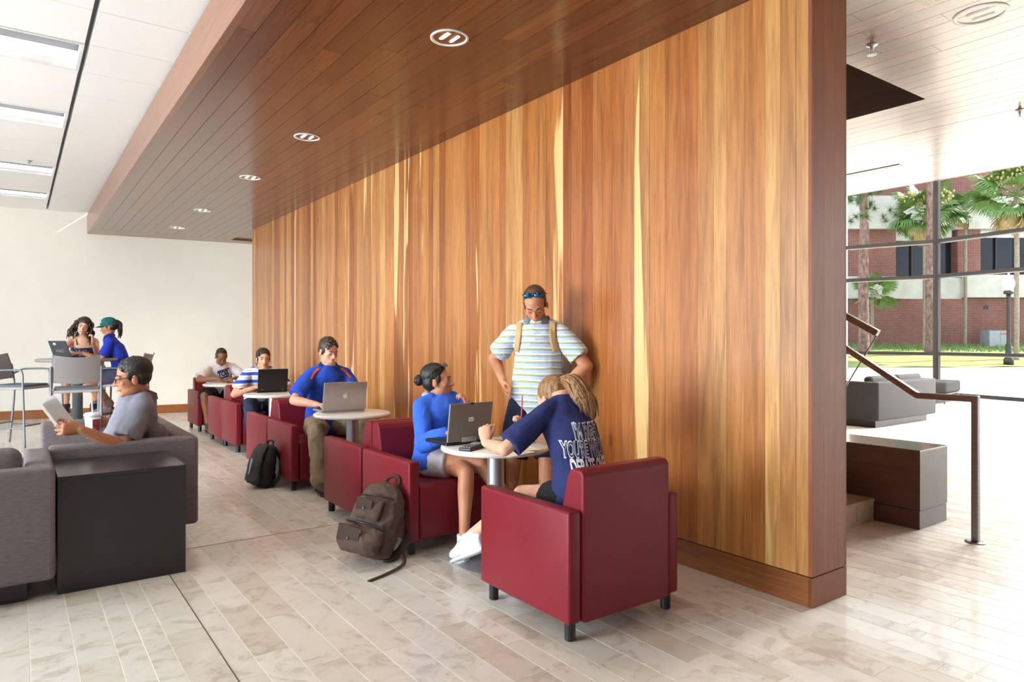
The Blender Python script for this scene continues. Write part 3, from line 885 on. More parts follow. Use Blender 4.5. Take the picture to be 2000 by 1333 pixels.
TB = [((2.36, 3.43), 'round white cafe table with the grey laptop and open papers'), ((2.38, 5.66), 'round white cafe table carrying the silver laptop'),
      ((2.46, 8.20), 'round white cafe table carrying the black laptop'), ((2.48, 10.42), 'farthest round white cafe table, with papers of the white T-shirt man')]
for i, ((x, y), lab) in enumerate(TB):
    if i == 0: tb0.location = (x, y, 0); tag(tb0, lab, 'table', 'round white cafe tables')
    else: dup(tb0, (x, y, 0), 0, lab)

# grey even-arm sofas on recessed plinths
def sofa(name, loc, rz, wd, dp, label, arm=0.13, ncush=2, h=0.70, fab='grayfab'):
    """local: back along -Y, faces +Y, centred"""
    o = tag(empty(name, loc, rz), label, 'sofa', 'grey upholstered sofas')
    hw, hd = wd / 2, dp / 2
    box('plinth', -hw + 0.12, hw - 0.12, -hd + 0.10, hd - 0.10, 0, 0.115, M['blackmat'], o)
    box('back', -hw + 0.002, hw - 0.002, -hd, -hd + arm, 0.11, h, M[fab], o, 0.028, 4)
    for s in (-1, 1):
        a, b = (hw - arm, hw) if s > 0 else (-hw, -hw + arm)
        box('arm', a, b, -hd + 0.001 + arm * 0.5, hd, 0.108, h - 0.001, M[fab], o, 0.028, 4)
    box('base', -hw + arm - 0.01, hw - arm + 0.01, -hd + arm - 0.01, hd - 0.02, 0.112, 0.30, M[fab], o, 0.015, 2)
    cw = (wd - 2 * arm) / ncush
    for k in range(ncush):
        x0 = -hw + arm + k * cw
        box('seat_cushion', x0 + 0.004, x0 + cw - 0.004, -hd + arm, hd - 0.01, 0.295, 0.43, M[fab], o, 0.035, 4)
        mt = Matrix.Translation((x0 + cw / 2, -hd + arm + 0.085, 0.60)) @ Matrix.Rotation(R(-10), 4, 'X')
        box('back_cushion', -cw / 2 + 0.01, cw / 2 - 0.01, -0.075, 0.075, -0.18, 0.18, M[fab], o, 0.06, 5, mt)
    return o
sofa('sofa', (0.58, 5.79, 0), R(90), 1.64, 0.84, 'grey fabric sofa with the man in glasses')
sofa('sofa', (-0.66, 4.66, 0), 0, 1.66, 0.84, 'grey fabric sofa at the left edge, seen from behind', h=0.69)
sofa('sofa', (11.47, 5.56, 0), 0, 1.95, 0.88, 'grey fabric sofa in the bright lobby beyond the handrail', fab='lobbyfab')
sofa('sofa', (11.6, 8.3, 0), R(180), 1.95, 0.88, 'farther grey lobby sofa whose back shows above the nearer one', h=0.84, fab='lobbyfab')
ct = tag(empty('corner_table', (0.49, 4.645, 0)), 'black cube corner table between the two grey sofas', 'table')
box('cube_body', -0.311, 0.311, -0.311, 0.311, 0.0, 0.5995, M['blackmat'], ct, 0.002)
box('cube_top', -0.311, 0.311, -0.311, 0.311, 0.600, 0.622, M['blackmat'], ct, 0.002)
ot = tag(empty('ottoman', (16.1, 6.75, 0), R(8)), 'grey cushioned bench on thin steel legs by the curtain wall', 'bench')
box('cushion', -0.55, 0.55, -0.45, 0.45, 0.22, 0.46, M['lobbyfab'], ot, 0.05, 4)
box('frame', -0.54, 0.54, -0.44, 0.44, 0.19, 0.22, M['steel'], ot)
for x in (-0.5, 0.5):
    for y in (-0.4, 0.4): box('leg', x - .015, x + .015, y - .015, y + .015, 0, 0.2, M['steel'], ot)

# bar-height table and stools at the far left
M['stoolgrey'] = pm('grey_plastic_shell', (182, 178, 178), (174, 170, 171), 2, rough=0.45)
M['stoolmetal'] = pm('grey_tube', (138, 144, 152), rough=0.38, metal=0.55)
M['stoolseat'] = pm('grey_seat_fabric', (120, 126, 138), (104, 110, 122), 30, rough=0.9)
BT = (0.66, 10.62)
bt = tag(empty('bar_table', (BT[0], BT[1], 0)), 'grey bar-height round table with two women and a laptop', 'table')
bm = bmesh.new(); lathe(bm, [(0, 1.06), (0.45, 1.06), (0.462, 1.066), (0.466, 1.08), (0.462, 1.096), (0.45, 1.10), (0, 1.10)], 56); from_bm('tabletop', bm, pm('grey_laminate', (150, 148, 146), rough=0.35), bt, smooth=True)
bm = bmesh.new(); lathe(bm, [(0, 0.02), (0.06, 0.02), (0.06, 1.05), (0.16, 1.055), (0.16, 1.062), (0, 1.062)], 28); from_bm('column', bm, M['stoolmetal'], bt, smooth=True)
bm = bmesh.new(); lathe(bm, [(0, 0), (0.30, 0), (0.30, 0.008), (0.07, 0.026), (0, 0.026)], 40); from_bm('base', bm, M['basegrey'], bt, smooth=True)
def make_stool():
    o = empty('bar_stool'); SZ = 0.765
    for s in (-1, 1):
        bm = bmesh.new(); tube(bm, curve_pts([(0.25 * s, -0.30, 0.0), (0.25 * s, -0.25, 0.45), (0.25 * s, -0.235, 0.75), (0.25 * s, -0.27, 1.02)], 5), 0.0135, 10); from_bm('rear_leg', bm, M['stoolmetal'], o, smooth=True)
        bm = bmesh.new(); tube(bm, curve_pts([(0.25 * s, 0.26, 0.0), (0.25 * s, 0.235, 0.74), (0.25 * s, 0.225, 0.93), (0.25 * s, 0.17, 0.965), (0.25 * s, -0.02, 0.965), (0.252 * s, -0.13, 0.955), (0.25 * s, -0.245, 0.90)], 5), 0.0125, 10); from_bm('front_leg_and_arm', bm, M['stoolmetal'], o, smooth=True)
        bm = bmesh.new(); tube(bm, [(0.25 * s, -0.275, 0.24), (0.25 * s, 0.255, 0.24)], 0.010, 8); from_bm('stretcher', bm, M['stoolmetal'], o, smooth=True)
    for y in (-0.275, 0.252):
        bm = bmesh.new(); tube(bm, [(-0.25, y, 0.27), (0.25, y, 0.27)], 0.010, 8); from_bm('stretcher', bm, M['stoolmetal'], o, smooth=True)
    # curved shell back
    bm = bmesh.new(); nx, nz = 14, 8; top = []
    def bp(u, v, off):
        x = (u - 0.5) * (0.50 - 0.03 * v); curve = 0.055 * (1 - (2 * u - 1) ** 2)
        z = 0.845 + 0.325 * v - (0.03 * (1 - (2 * u - 1) ** 2) if v > 0.99 else 0) - 0.02 * (1 - v) * (1 - abs(2 * u - 1))
        return V((x, -0.235 - curve - 0.075 * v ** 1.6 - off, z))
    G = [[bm.verts.new(bp(i / nx, j / nz, 0)) for i in range(nx + 1)] for j in range(nz + 1)]
    for j in range(nz):
        for i in range(nx): bm.faces.new((G[j][i], G[j][i + 1], G[j + 1][i + 1], G[j + 1][i]))
    bmesh.ops.solidify(bm, geom=bm.faces[:], thickness=0.014)
    from_bm('backrest', bm, M['stoolgrey'], o, smooth=True)
    box('seat_shell', -0.245, 0.245, -0.235, 0.25, SZ - 0.045, SZ - 0.012, M['stoolgrey'], o, 0.015, 3)
    box('seat_pad', -0.225, 0.225, -0.215, 0.235, SZ - 0.02, SZ + 0.015, M['stoolseat'], o, 0.016, 3)
    return o
st0 = make_stool()
def toward(a, b): return math.atan2(b[1] - a[1], b[0] - a[0]) - math.pi / 2
S1 = D(149, 8.25, 700); S2 = D(36, 8.75, 700); S3 = D(243, 9.35, 700); S4 = D(163, 9.75, 700)
st0.location = (S1.x, S1.y, 0); st0.rotation_euler = (0, 0, -HEAD + R(33)); tag(st0, 'empty grey bar stool with its back to the camera, before the bar table', 'bar stool', 'grey bar stools')
dup(st0, (S2.x, S2.y, 0), R(-90) - HEAD, 'empty grey bar stool at the left edge of the picture, seen side-on')
dup(st0, (S3.x, S3.y, 0), R(90) - HEAD + R(14), 'grey bar stool under the woman in the green cap')
dup(st0, (S4.x, S4.y, 0), math.pi - HEAD + R(33), 'grey bar stool under the curly-haired woman behind the bar table')

# ================================================================ PEOPLE
def skin_mat(name, c):
    t = NT(name); vec = t.coord('Object'); nz = t.noise(vec, 9, 4)
    c2 = (c[0] * 0.93, c[1] * 0.86, c[2] * 0.83)
    r = t.ramp(nz.outputs[0], [(0.35, c), (0.7, c2)])
    t.b.inputs['Subsurface Weight'].default_value = 0.12; t.b.inputs['Subsurface Radius'].default_value = (0.012, 0.005, 0.003)
    t.bump(t.noise(vec, 260, 2).outputs[0], 0.05, 0.001)
    return t.fin(r.outputs[0], 0.48, 0, 0.4)
def hair_mat(name, c1, c2, axis=2):
    t = NT(name); s = [26, 26, 26]; s[axis] = 2.0
    vec = t.coord('Object', tuple(s)); nz = t.noise(vec, 2.6, 5, 0.7)
    r = t.ramp(nz.outputs[0], [(0.35, c2), (0.65, c1)]); t.bump(nz.outputs[0], 0.7, 0.006)
    return t.fin(r.outputs[0], 0.42, 0, 0.5)
def cloth_mat(name, c, rough=0.85, bump=0.25, bs=9):
    t = NT(name); vec = t.coord('Object'); nz = t.noise(vec, bs, 3, 0.5, 0.6); bump = bump * 1.5
    r = t.ramp(nz.outputs[0], [(0.3, tuple(v * 0.9 for v in c)), (0.7, c)]); t.bump(nz.outputs[0], bump, 0.03)
    return t.fin(r.outputs[0], rough, 0, 0.3)
def stripe_mat(name, bands, period):
    """horizontal stripes by height; bands: (pos, colour) constant ramp over one period"""
    t = NT(name); g = t.coord('Object'); sx = t.n('ShaderNodeSeparateXYZ'); t.l(g.outputs[0], sx.inputs[0])
    nz = t.noise(g, 5, 2)
    z = t.math('ADD', sx.outputs[2], t.math('MULTIPLY', nz.outputs[0], 0.025))
    fr = t.math('FRACT', t.math('DIVIDE', z, period))
    r = t.ramp(fr, bands, 'CONSTANT'); t.bump(t.noise(g, 9, 3).outputs[0], 0.25, 0.03)
    return t.fin(r.outputs[0], 0.85, 0, 0.3)
M['eyewhite'] = pm('eye_white', (236, 232, 228), rough=0.25)
M['iris'] = pm('iris', (48, 32, 24), rough=0.2)
M['lens'] = pm('clear_lens', (210, 214, 222), rough=0.08, spec=0.8)
Z = V((0, 0, 1))

def ik(a, b, l1, l2, hint):
    a, b = V(a), V(b); d = b - a; L_ = min(d.length, (l1 + l2) * 0.999); L_ = max(L_, abs(l1 - l2) + 0.02); u = d.normalized()
    x = (l1 * l1 - l2 * l2 + L_ * L_) / (2 * L_); h = math.sqrt(max(0, l1 * l1 - x * x))
    p = V(hint) - u * V(hint).dot(u); p = p.normalized() if p.length > 1e-6 else frame_of(u)[0]
    return a + u * x + p * h, a + u * L_

def add_hand(bm, wrist, d, n, side, curl=25, s=1.0, spread=7, thumb=0.7):
    d = V(d).normalized(); n = V(n); n = (n - d * n.dot(d)).normalized()
    t = d.cross(n) if side == 'R' else n.cross(d)
    w0 = V(wrist)
    loft(bm, [(w0 - d * 0.012 * s, t * 0.025 * s, n * 0.019 * s), (w0 + d * 0.02 * s, t * 0.031 * s, n * 0.019 * s), (w0 + d * 0.055 * s, t * 0.041 * s, n * 0.0165 * s),
              (w0 + d * 0.088 * s, t * 0.042 * s, n * 0.0145 * s), (w0 + d * 0.1 * s, t * 0.036 * s, n * 0.011 * s)], 14)
    ell(bm, w0 + d * 0.04 * s + t * 0.022 * s + n * 0.006 * s, (0.02 * s, 0.03 * s, 0.016 * s), (t, d, n), 10, 8)
    for k, (o, ln) in enumerate(((0.0325, 0.074), (0.011, 0.083), (-0.0105, 0.077), (-0.031, 0.06))):
        p = w0 + d * (0.09 - 0.004 * abs(k - 1)) * s + t * o * s
        az = R(spread * (1.2 - k)); dd = (d * math.cos(az) + t * math.sin(az)).normalized()
        pts = [p]; a = R(curl * 0.8)
        for seg, c in ((0.46, 1.0), (0.31, 1.2), (0.23, 0.8)):
            e = dd * math.cos(a) + n * math.sin(a); p = p + e * ln * seg * s; pts.append(p); a += R(curl * c)
        tube(bm, pts, [0.0096 * s, 0.0090 * s, 0.0082 * s, 0.0068 * s], 8)
    p = w0 + d * 0.028 * s + t * 0.026 * s
    d1 = (d * 0.75 + t * 0.62 * thumb + n * 0.35).normalized(); d2 = (d * 0.95 + t * 0.15 * thumb + n * 0.45).normalized()
    tube(bm, [p, p + d1 * 0.045 * s, p + d1 * 0.045 * s + d2 * 0.03 * s, p + d1 * 0.045 * s + d2 * 0.055 * s], [0.0135 * s, 0.0115 * s, 0.0100 * s, 0.0078 * s], 8)

BODY = {'m': dict(tor=[(-.24, .10, .085), (-.10, .155, .112), (.04, .165, .118), (.22, .158, .112), (.42, .150, .108), (.66, .160, .114), (.84, .168, .112), (.96, .156, .100), (1.06, .118, .086), (1.14, .080, .070), (1.22, .058, .060)],
                  shw=.170, ua=.053, el=.043, fa=.043, wr=.028, th=.085, kn=.06, ca=.058, an=.038, neck=.056, l1=.295, l2=.262, t1=.43, t2=.42, hand=1.0, hip=.09, head=1.0),
        'f': dict(tor=[(-.24, .11, .085), (-.10, .158, .115), (.04, .162, .118), (.22, .142, .102), (.42, .120, .090), (.66, .136, .105), (.80, .140, .108), (.95, .128, .086), (1.06, .094, .070), (1.14, .062, .056), (1.22, .046, .048)],
                  shw=.142, ua=.043, el=.035, fa=.035, wr=.023, th=.082, kn=.053, ca=.05, an=.032, neck=.046, l1=.27, l2=.24, t1=.40, t2=.40, hand=.9, hip=.088, head=.95)}

class Fig:
    pass

def remesh(name, bm, vox, mat, parent, off, it=4, disp=0.0, dscale=0.12, maxtri=16000):
    me = bpy.data.meshes.new(name); bmesh.ops.recalc_face_normals(bm, faces=bm.faces); bm.to_mesh(me); bm.free()
    o = link(name, me)
    mods = [('REMESH', dict(mode='VOXEL', voxel_size=vox, use_smooth_shade=True)), ('SMOOTH', dict(factor=0.5, iterations=it))]
    if disp:
        tx = bpy.data.textures.new('folds', 'CLOUDS'); tx.noise_scale = dscale; tx.noise_depth = 2
        mods.append(('DISPLACE', dict(texture=tx, strength=disp, mid_level=0.5, texture_coords='GLOBAL')))
    bake(o, mods)
    nt = len(o.data.polygons) * 2
    if nt > maxtri: bake(o, [('DECIMATE', dict(ratio=maxtri / nt))])
    o.data.transform(Matrix.Translation(-V(off))); o.data.materials.clear(); o.data.materials.append(mat); o.data.shade_smooth(); o.parent = parent
    return o

def simple(name, bm, mat, fig, smooth=True, parent=None):
    o = from_bm(name, bm, mat, parent or fig.root, smooth=smooth); o.data.transform(Matrix.Translation(-fig.off)); return o

def figure(label, O, heading, sex, pel, lean, tl, head, hdir, arms, legs, skin, vox=0.0055, twist=0, tilt=0, hroll=0, feet=True, roll_sh=0, eyes='open', lips=(176, 108, 98), brow=(40, 28, 22), headscale=1.0, build=1.0, group=None):
    """pel=(f,z) local; head = world point of the head centre; hdir=(heading deg, pitch deg)"""
    B = BODY[sex]; g = Fig(); g.B = B; g.off = V((O[0], O[1], 0))
    g.root = tag(empty('person', (O[0], O[1], 0)), label, 'person', group)
    F = V((math.cos(R(heading)), math.sin(R(heading)), 0)); Rt = V((F.y, -F.x, 0)); g.F, g.R = F, Rt
    g.L = lambda r, f, z: g.off + Rt * r + F * f + Z * z
    pe = g.L(0, pel[0], pel[1])
    T = (F * math.sin(R(lean)) + Z * math.cos(R(lean)) + Rt * math.sin(R(tilt))).normalized()
    shc = pe + T * tl; g.pe, g.shc, g.T = pe, shc, T
    S = (Rt * math.cos(R(twist)) + F * math.sin(R(twist))).normalized(); S = (S + T * math.sin(R(roll_sh))).normalized(); g.S = S
    hh = R(hdir[0]); pt = R(hdir[1])
    hf0 = V((math.cos(hh), math.sin(hh), 0)); hr = V((hf0.y, -hf0.x, 0))
    hf = (hf0 * math.cos(pt) + Z * math.sin(pt)); hu = hr.cross(hf).normalized()
    if hroll:
        q = Matrix.Rotation(R(hroll), 3, hf); hr = q @ hr; hu = q @ hu
    hc = V(head); hs = B['head'] * headscale; g.hc, g.hr, g.hf, g.hu, g.hs = hc, hr, hf, hu, hs
    H = lambda r, f, u: hc + hr * (r * hs) + hf * (f * hs) + hu * (u * hs); g.H = H
    bm = bmesh.new()
    # torso
    def ring(s, w_, d_, e=0.0):
        k = min(1, max(0, s)); ax = (Rt * (1 - k) + S * k).normalized(); dep = ax.cross(T).normalized()
        sag = 0.03 * math.sin(math.pi * min(1, max(0, s)))
        return (pe + T * (tl * s) - F * sag * (1 if abs(lean) < 60 else 0), ax * (w_ * build + e), dep * (d_ * build + e))
    g.ring = ring
    loft(bm, [ring(*q) for q in B['tor']], 20)
    g.sh = {}; g.el = {}; g.wr = {}; g.hipj = {}; g.kn = {}; g.an = {}
    nb = pe + T * tl * 1.12
    tube(bm, [nb - T * 0.03, nb + (H(0, -.02, -.06) - nb) * 0.5, H(0, -.018, -.05)], [B['neck'] * 1.12, B['neck'], B['neck'] * 0.98], 14)
    for side, sg in (('R', 1), ('L', -1)):
        sh = shc + S * sg * B['shw'] * build - T * 0.018; g.sh[side] = sh
        wr, hint, hd, pn, curl = arms[side][:5]
        elb, wr = ik(sh, wr, B['l1'], B['l2'], hint); g.el[side] = elb; g.wr[side] = wr
        tube(bm, [shc + S * sg * 0.08 + T * 0.02, sh], [B['ua'] * 0.95, B['ua'] * 1.05], 12)
        tube(bm, [sh, sh.lerp(elb, 0.35), elb], [B['ua'] * 1.1, B['ua'], B['el']], 12)
        tube(bm, [elb, elb.lerp(wr, 0.25), elb.lerp(wr, 0.6), wr], [B['el'], B['fa'] * 1.08, B['fa'] * 0.85, B['wr']], 12)
        add_hand(bm, wr, hd, pn, side, curl, B['hand'])
        hj = pe + Rt * sg * B['hip']; g.hipj[side] = hj
        an, khint, toe = legs[side][:3]
        kn, an = ik(hj, an, B['t1'], B['t2'], khint); g.kn[side] = kn; g.an[side] = an
        tube(bm, [hj, hj.lerp(kn, 0.4), kn], [B['th'] * 1.08, B['th'], B['kn']], 14)
        tube(bm, [kn, kn.lerp(an, 0.3), kn.lerp(an, 0.65), an], [B['kn'] * 0.98, B['ca'] * 1.05, B['ca'] * 0.78, B['an']], 14)
        td = V(toe).normalized(); sd_ = td.cross(Z).normalized(); up = sd_.cross(td).normalized(); g.__dict__.setdefault('toe', {})[side] = (td, sd_, up)
        q = an - up * 0.045
        loft(bm, [(q - td * .055, sd_ * .024, up * .028), (q - td * .03, sd_ * .032, up * .040), (q + td * .03, sd_ * .035, up * .042), (q + td * .09, sd_ * .042, up * .028),
                  (q + td * .14 - up * .01, sd_ * .044, up * .018), (q + td * .175 - up * .014, sd_ * .034, up * .012)], 12)
    # head
    ax = (hr, hf, hu)
    def e_(r, f, u, a, b, c): ell(bm, H(r, f, u), (a * hs, b * hs, c * hs), ax, 18, 12)
    e_(0, -.012, .038, .076, .098, .080); e_(0, .030, -.020, .064, .062, .080); e_(0, .026, -.070, .053, .055, .045); e_(0, .066, -.098, .024, .020, .018)
    for s in (-1, 1):
        e_(s * .040, .056, -.024, .023, .022, .022); e_(s * .079, -.008, -.012, .009, .019, .031); e_(s * .031, .071, .001, .019, .015, .0115)
        e_(s * .0125, .096, -.033, .009, .011, .008); e_(s * .045, .012, -.068, .016, .04, .028)
    tube(bm, [H(-.042, .074, .021), H(-.02, .086, .023), H(0, .087, .019), H(.02, .086, .023), H(.042, .074, .021)], .0095 * hs, 8)
    tube(bm, [H(0, .087, .014), H(0, .099, -.012), H(0, .1085, -.030)], [.0075 * hs, .0095 * hs, .0125 * hs], 10)
    tube(bm, [H(-.022, .080, -.060), H(-.008, .091, -.0575), H(.008, .091, -.0575), H(.022, .080, -.060)], .0065 * hs, 8)
    tube(bm, [H(-.018, .080, -.067), H(0, .090, -.0685), H(.018, .080, -.067)], .0070 * hs, 8)
    g.body = remesh('body', bm, vox, skin, g.root, g.off, 3, maxtri=34000)
    # face details
    if eyes:
        for s in (-1, 1):
            if eyes == 'open':
                b = bmesh.new(); ell(b, H(s * .031, .0765, .0015), (.0118 * hs, .0118 * hs, .0072 * hs), ax, 14, 10)
                o = simple('eye', b, M['eyewhite'], g)
                b = bmesh.new(); ell(b, H(s * .031, .0868, .0005), (.0052 * hs, .0034 * hs, .0050 * hs), ax, 10, 6); simple('iris', b, M['iris'], g, parent=o)
            b = bmesh.new(); zz = .0068 if eyes == 'open' else -.003
            tube(b, [H(s * .0455, .078, zz - .004), H(s * .038, .0865, zz), H(s * .027, .0885, zz + .001), H(s * .018, .0855, zz - .003)], .0019 * hs, 6); simple('eyelash', b, M['iris'], g)
            b = bmesh.new(); tube(b, [H(s * .050, .073, .0235), H(s * .037, .0855, .0295), H(s * .016, .0935, .0255)], [.002 * hs, .004 * hs, .0038 * hs], 6)
            simple('eyebrow', b, hair_mat('brow_hair', brow, brow), g)
        b = bmesh.new()
        tube(b, [H(-.022, .082, -.0605), H(-.008, .0918, -.0575), H(0, .0918, -.0590), H(.008, .0918, -.0575), H(.022, .082, -.0605)], [.002 * hs, .0045 * hs, .0045 * hs, .0045 * hs, .002 * hs], 8)
        tube(b, [H(-.018, .0825, -.066), H(0, .0912, -.0685), H(.018, .0825, -.066)], [.0025 * hs, .0056 * hs, .0025 * hs], 8)
        simple('lips', b, pm('lip_skin', lips, rough=0.4), g)
    return g

def shirt(g, mat, sleeve=0.62, e=0.016, hem=-.16, flare=0.022, vox=0.008, disp=0.014, name='shirt', neck=1.15, waist=0.01, sl_to=None):
    B = g.B; bm = bmesh.new(); rs = []; e *= 0.8; flare *= 0.62; disp *= 1.35
    for s, w_, d_ in B['tor']:
        if s < hem or s > neck: continue
        rs.append(g.ring(s, w_, d_, (e if s < 1.0 else e * .7) + (waist if s < 0.5 else 0)))
    w0 = B['tor'][1]
    rs.insert(0, g.ring(hem, w0[1] + .004, w0[2] + .004, e + waist))
    rs.append(g.ring(neck + .02, .074 if g.B is BODY['m'] else .058, .066 if g.B is BODY['m'] else .052, 0.005))
    loft(bm, rs, 22)
    for side, sg in (('R', 1), ('L', -1)):
        sh, el, wr = g.sh[side], g.el[side], g.wr[side]
        tube(bm, [g.shc + g.S * sg * 0.075 + g.T * 0.02, sh], [B['ua'] * 0.98 + e * .6, B['ua'] * 1.05 + e * .8], 14)
        if sleeve <= 1.0:
            end = sh.lerp(el, sleeve)
            tube(bm, [sh, sh.lerp(el, sleeve * 0.5), end], [B['ua'] * 1.06 + e * .8, B['ua'] * 1.03 + e + flare * .4, B['ua'] * 1.0 + e + flare], 14, dome=False)
        else:
            end = el.lerp(wr, sleeve - 1.0)
            tube(bm, [sh, sh.lerp(el, .5), el], [B['ua'] * 1.06 + e * .8, B['ua'] * 1.0 + e, B['el'] + e + .004], 14)
            tube(bm, [el, el.lerp(wr, .5 * (sleeve - 1)), end], [B['el'] + e + .004, B['fa'] + e + .004, B['wr'] + e + .004], 14)
    return remesh(name, bm, vox, mat, g.root, g.off, 3, disp)

def collar(g, mat, r=None):
    """folded polo collar around the neck"""
    B = g.B; r = r or B['neck'] + 0.016; bm = bmesh.new()
    c = g.pe + g.T * ((g.ring(1.145, 0, 0)[0] - g.pe).length - .012); n = 24
    front = g.S.cross(g.T) * -1
    front = front if front.dot(g.F) > 0 else -front
    rings = []
    for h_, k in ((-.004, 1.0), (.040, 0.95), (.043, 1.05), (.004, 1.42)):
        ring = []
        for i in range(n + 1):
            a = R(28) + (2 * math.pi - R(56)) * i / n     # open at the throat
            d = front * math.cos(a) + g.S * math.sin(a)
            drop = 0.035 * max(0, math.cos(a)) ** 1.5
            ring.append(bm.verts.new(c + d * r * k + g.T * (h_ - drop)))
        rings.append(ring)
    for a, b in zip(rings, rings[1:]):
        for i in range(n): bm.faces.new((a[i], a[i + 1], b[i + 1], b[i]))
    bmesh.ops.solidify(bm, geom=bm.faces[:], thickness=0.004)
    return simple('collar', bm, mat, g)

def trousers(g, mat, frac=1.0, e=0.018, name='trousers', top=.16, vox=0.009, disp=0.02, flare=0.0, smooth=4):
    """frac: 0..1 along the thigh, 1..2 along the shin"""
    B = g.B; bm = bmesh.new()
    w1 = B['tor'][2]
    loft(bm, [g.ring(-.26, .10, .085, e), g.ring(-.12, w1[1], w1[2], e), g.ring(.04, w1[1], w1[2], e), g.ring(top, w1[1] * .97, w1[2] * .97, e)], 20)
    for s in 'RL':
        hj, kn, an = g.hipj[s], g.kn[s], g.an[s]
        if frac <= 1.0:
            en = hj.lerp(kn, frac); tube(bm, [hj, hj.lerp(kn, frac * .5), en], [B['th'] * 1.1 + e, B['th'] * 1.05 + e + flare * .5, B['th'] * (1 - .25 * frac) + e + flare], 16, dome=False)
        else:
            tube(bm, [hj, hj.lerp(kn, .5), kn], [B['th'] * 1.1 + e, B['th'] + e, B['kn'] + e], 16)
            en = kn.lerp(an, frac - 1.0)
            tube(bm, [kn, kn.lerp(an, .5 * (frac - 1)), en], [B['kn'] + e, B['ca'] + e, B['an'] + e + .016 + flare], 16, dome=True)
    return remesh(name, bm, vox, mat, g.root, g.off, smooth, disp, 0.10)

def shoe(g, s, mat, sole, name='shoe'):
    td, sd_, up = g.toe[s]; an = g.an[s]; q = an - up * 0.045; bm = bmesh.new()
    loft(bm, [(q - td * .075, sd_ * .025, up * .035), (q - td * .05, sd_ * .038, up * .052), (q, sd_ * .042, up * .054), (q + td * .06, sd_ * .046, up * .046), (q + td * .12 - up * .006, sd_ * .05, up * .034),
              (q + td * .17 - up * .012, sd_ * .045, up * .026), (q + td * .20 - up * .018, sd_ * .026, up * .016)], 16)
    loft(bm, [(an + up * .02, sd_ * (g.B['an'] + .014), td * (g.B['an'] + .018)), (an - up * .04, sd_ * .045, td * .055)], 14)
    o = remesh(name, bm, 0.006, mat, g.root, g.off, 2, maxtri=5000)
    bm = bmesh.new(); b = q - up * .048
    loft(bm, [(b - td * .085, sd_ * .03, up * .014), (b - td * .06, sd_ * .044, up * .016), (b, sd_ * .043, up * .016), (b + td * .08, sd_ * .05, up * .015), (b + td * .15, sd_ * .053, up * .014), (b + td * .20, sd_ * .035, up * .012)], 16)
    simple('sole', bm, sole, g, parent=None).parent = o
    return o

def short_hair(g, mat, thick=0.0, spiky=0.0, low=0.0, name='hair'):
    H, hs = g.H, g.hs; ax = (g.hr, g.hf, g.hu); bm = bmesh.new()
    ell(bm, H(0, -.026, .052 + thick * .5), ((.0800 + thick) * hs, (.096 + thick) * hs, (.080 + thick) * hs), ax, 24, 16)
    ell(bm, H(0, -.048, .008 - low), ((.0785 + thick * .6) * hs, .066 * hs, .066 * hs), ax, 20, 14)
    for s in (-1, 1):
        ell(bm, H(s * .066, .012, .022), (.0125 * hs, .026 * hs, .036 * hs), ax, 10, 8)
    if spiky:
        rnd = random.Random(5)
        for k in range(90):
            a = rnd.uniform(-1, 1) * .062; f = rnd.uniform(-.07, .068); z = .132 - .75 * a * a / .076 - .6 * (f + .02) ** 2 / .1
            p = H(a, f, z - .012 + thick); tube(bm, [p, p + (g.hu * 1.0 + g.hf * rnd.uniform(0, .7) + g.hr * rnd.uniform(-.4, .4)) * spiky * hs], [.009 * hs, .004 * hs], 6)
    return remesh(name, bm, 0.005, mat, g.root, g.off, 2, 0.004, 0.010, maxtri=9000)

def strands(bm, roots, path, n, spread, rad, rnd, wave=0.01, waves=2.0):
    """bundle of wavy locks following path (list of points)"""
    base = curve_pts(path, 7)
    for k in range(n):
        a = rnd.random() * 6.283; rr = math.sqrt(rnd.random()); ph = rnd.random() * 6.28; pts = []
        m = len(base)
        for i, p in enumerate(base):
            t_ = i / (m - 1); d = (base[min(i + 1, m - 1)] - base[max(i - 1, 0)]).normalized(); u, v = frame_of(d)
            s_ = spread(t_) * rr
            pts.append(p + u * (math.cos(a) * s_ + wave * math.sin(waves * 6.28 * t_ + ph)) + v * (math.sin(a) * s_ + wave * math.cos(waves * 5.1 * t_ + ph)))
        cut = int(m * rnd.uniform(0.82, 1.0)); pts = pts[:max(3, cut)]
        tube(bm, pts, [rad * (1 - .75 * (i / (len(pts) - 1)) ** 2) for i in range(len(pts))], 6)

def on_surface(target, me, origin, direction, lift):
    """push mesh vertices (world) along direction until they lie on target (list of objects), lifted"""
    from mathutils.bvhtree import BVHTree
    tr = BVHTree.FromObject(target, bpy.context.evaluated_depsgraph_get())
    off = target.parent.location if target.parent else V((0, 0, 0))
    for v in me.vertices:
        hit = tr.ray_cast(v.co - off - direction * 0.6, direction)
        if hit[0] is not None: v.co = hit[0] + off - direction * lift

def ribbon(name, target, pts, width, direction, mat, parent, off, lift=.004, side=None):
    """flat strap laid on target: path pts (world), projected along direction"""
    path = curve_pts(pts, 8); bm = bmesh.new(); rows = []; d = V(direction).normalized()
    for i, p in enumerate(path):
        tg = (path[min(i + 1, len(path) - 1)] - path[max(i - 1, 0)]).normalized(); sd_ = tg.cross(d).normalized()
        rows.append([bm.verts.new(p + sd_ * width * k) for k in (-.5, -.17, .17, .5)])
    for a, b in zip(rows, rows[1:]):
        for i in range(3): bm.faces.new((a[i], a[i + 1], b[i + 1], b[i]))
    me = bpy.data.meshes.new(name); bm.to_mesh(me); bm.free()
    on_surface(target, me, None, d, lift)
    me.transform(Matrix.Translation(-V(off))); o = link(name, me, mat, parent, smooth=True)
    return bake(o, [('SOLIDIFY', dict(thickness=.004, offset=0))])

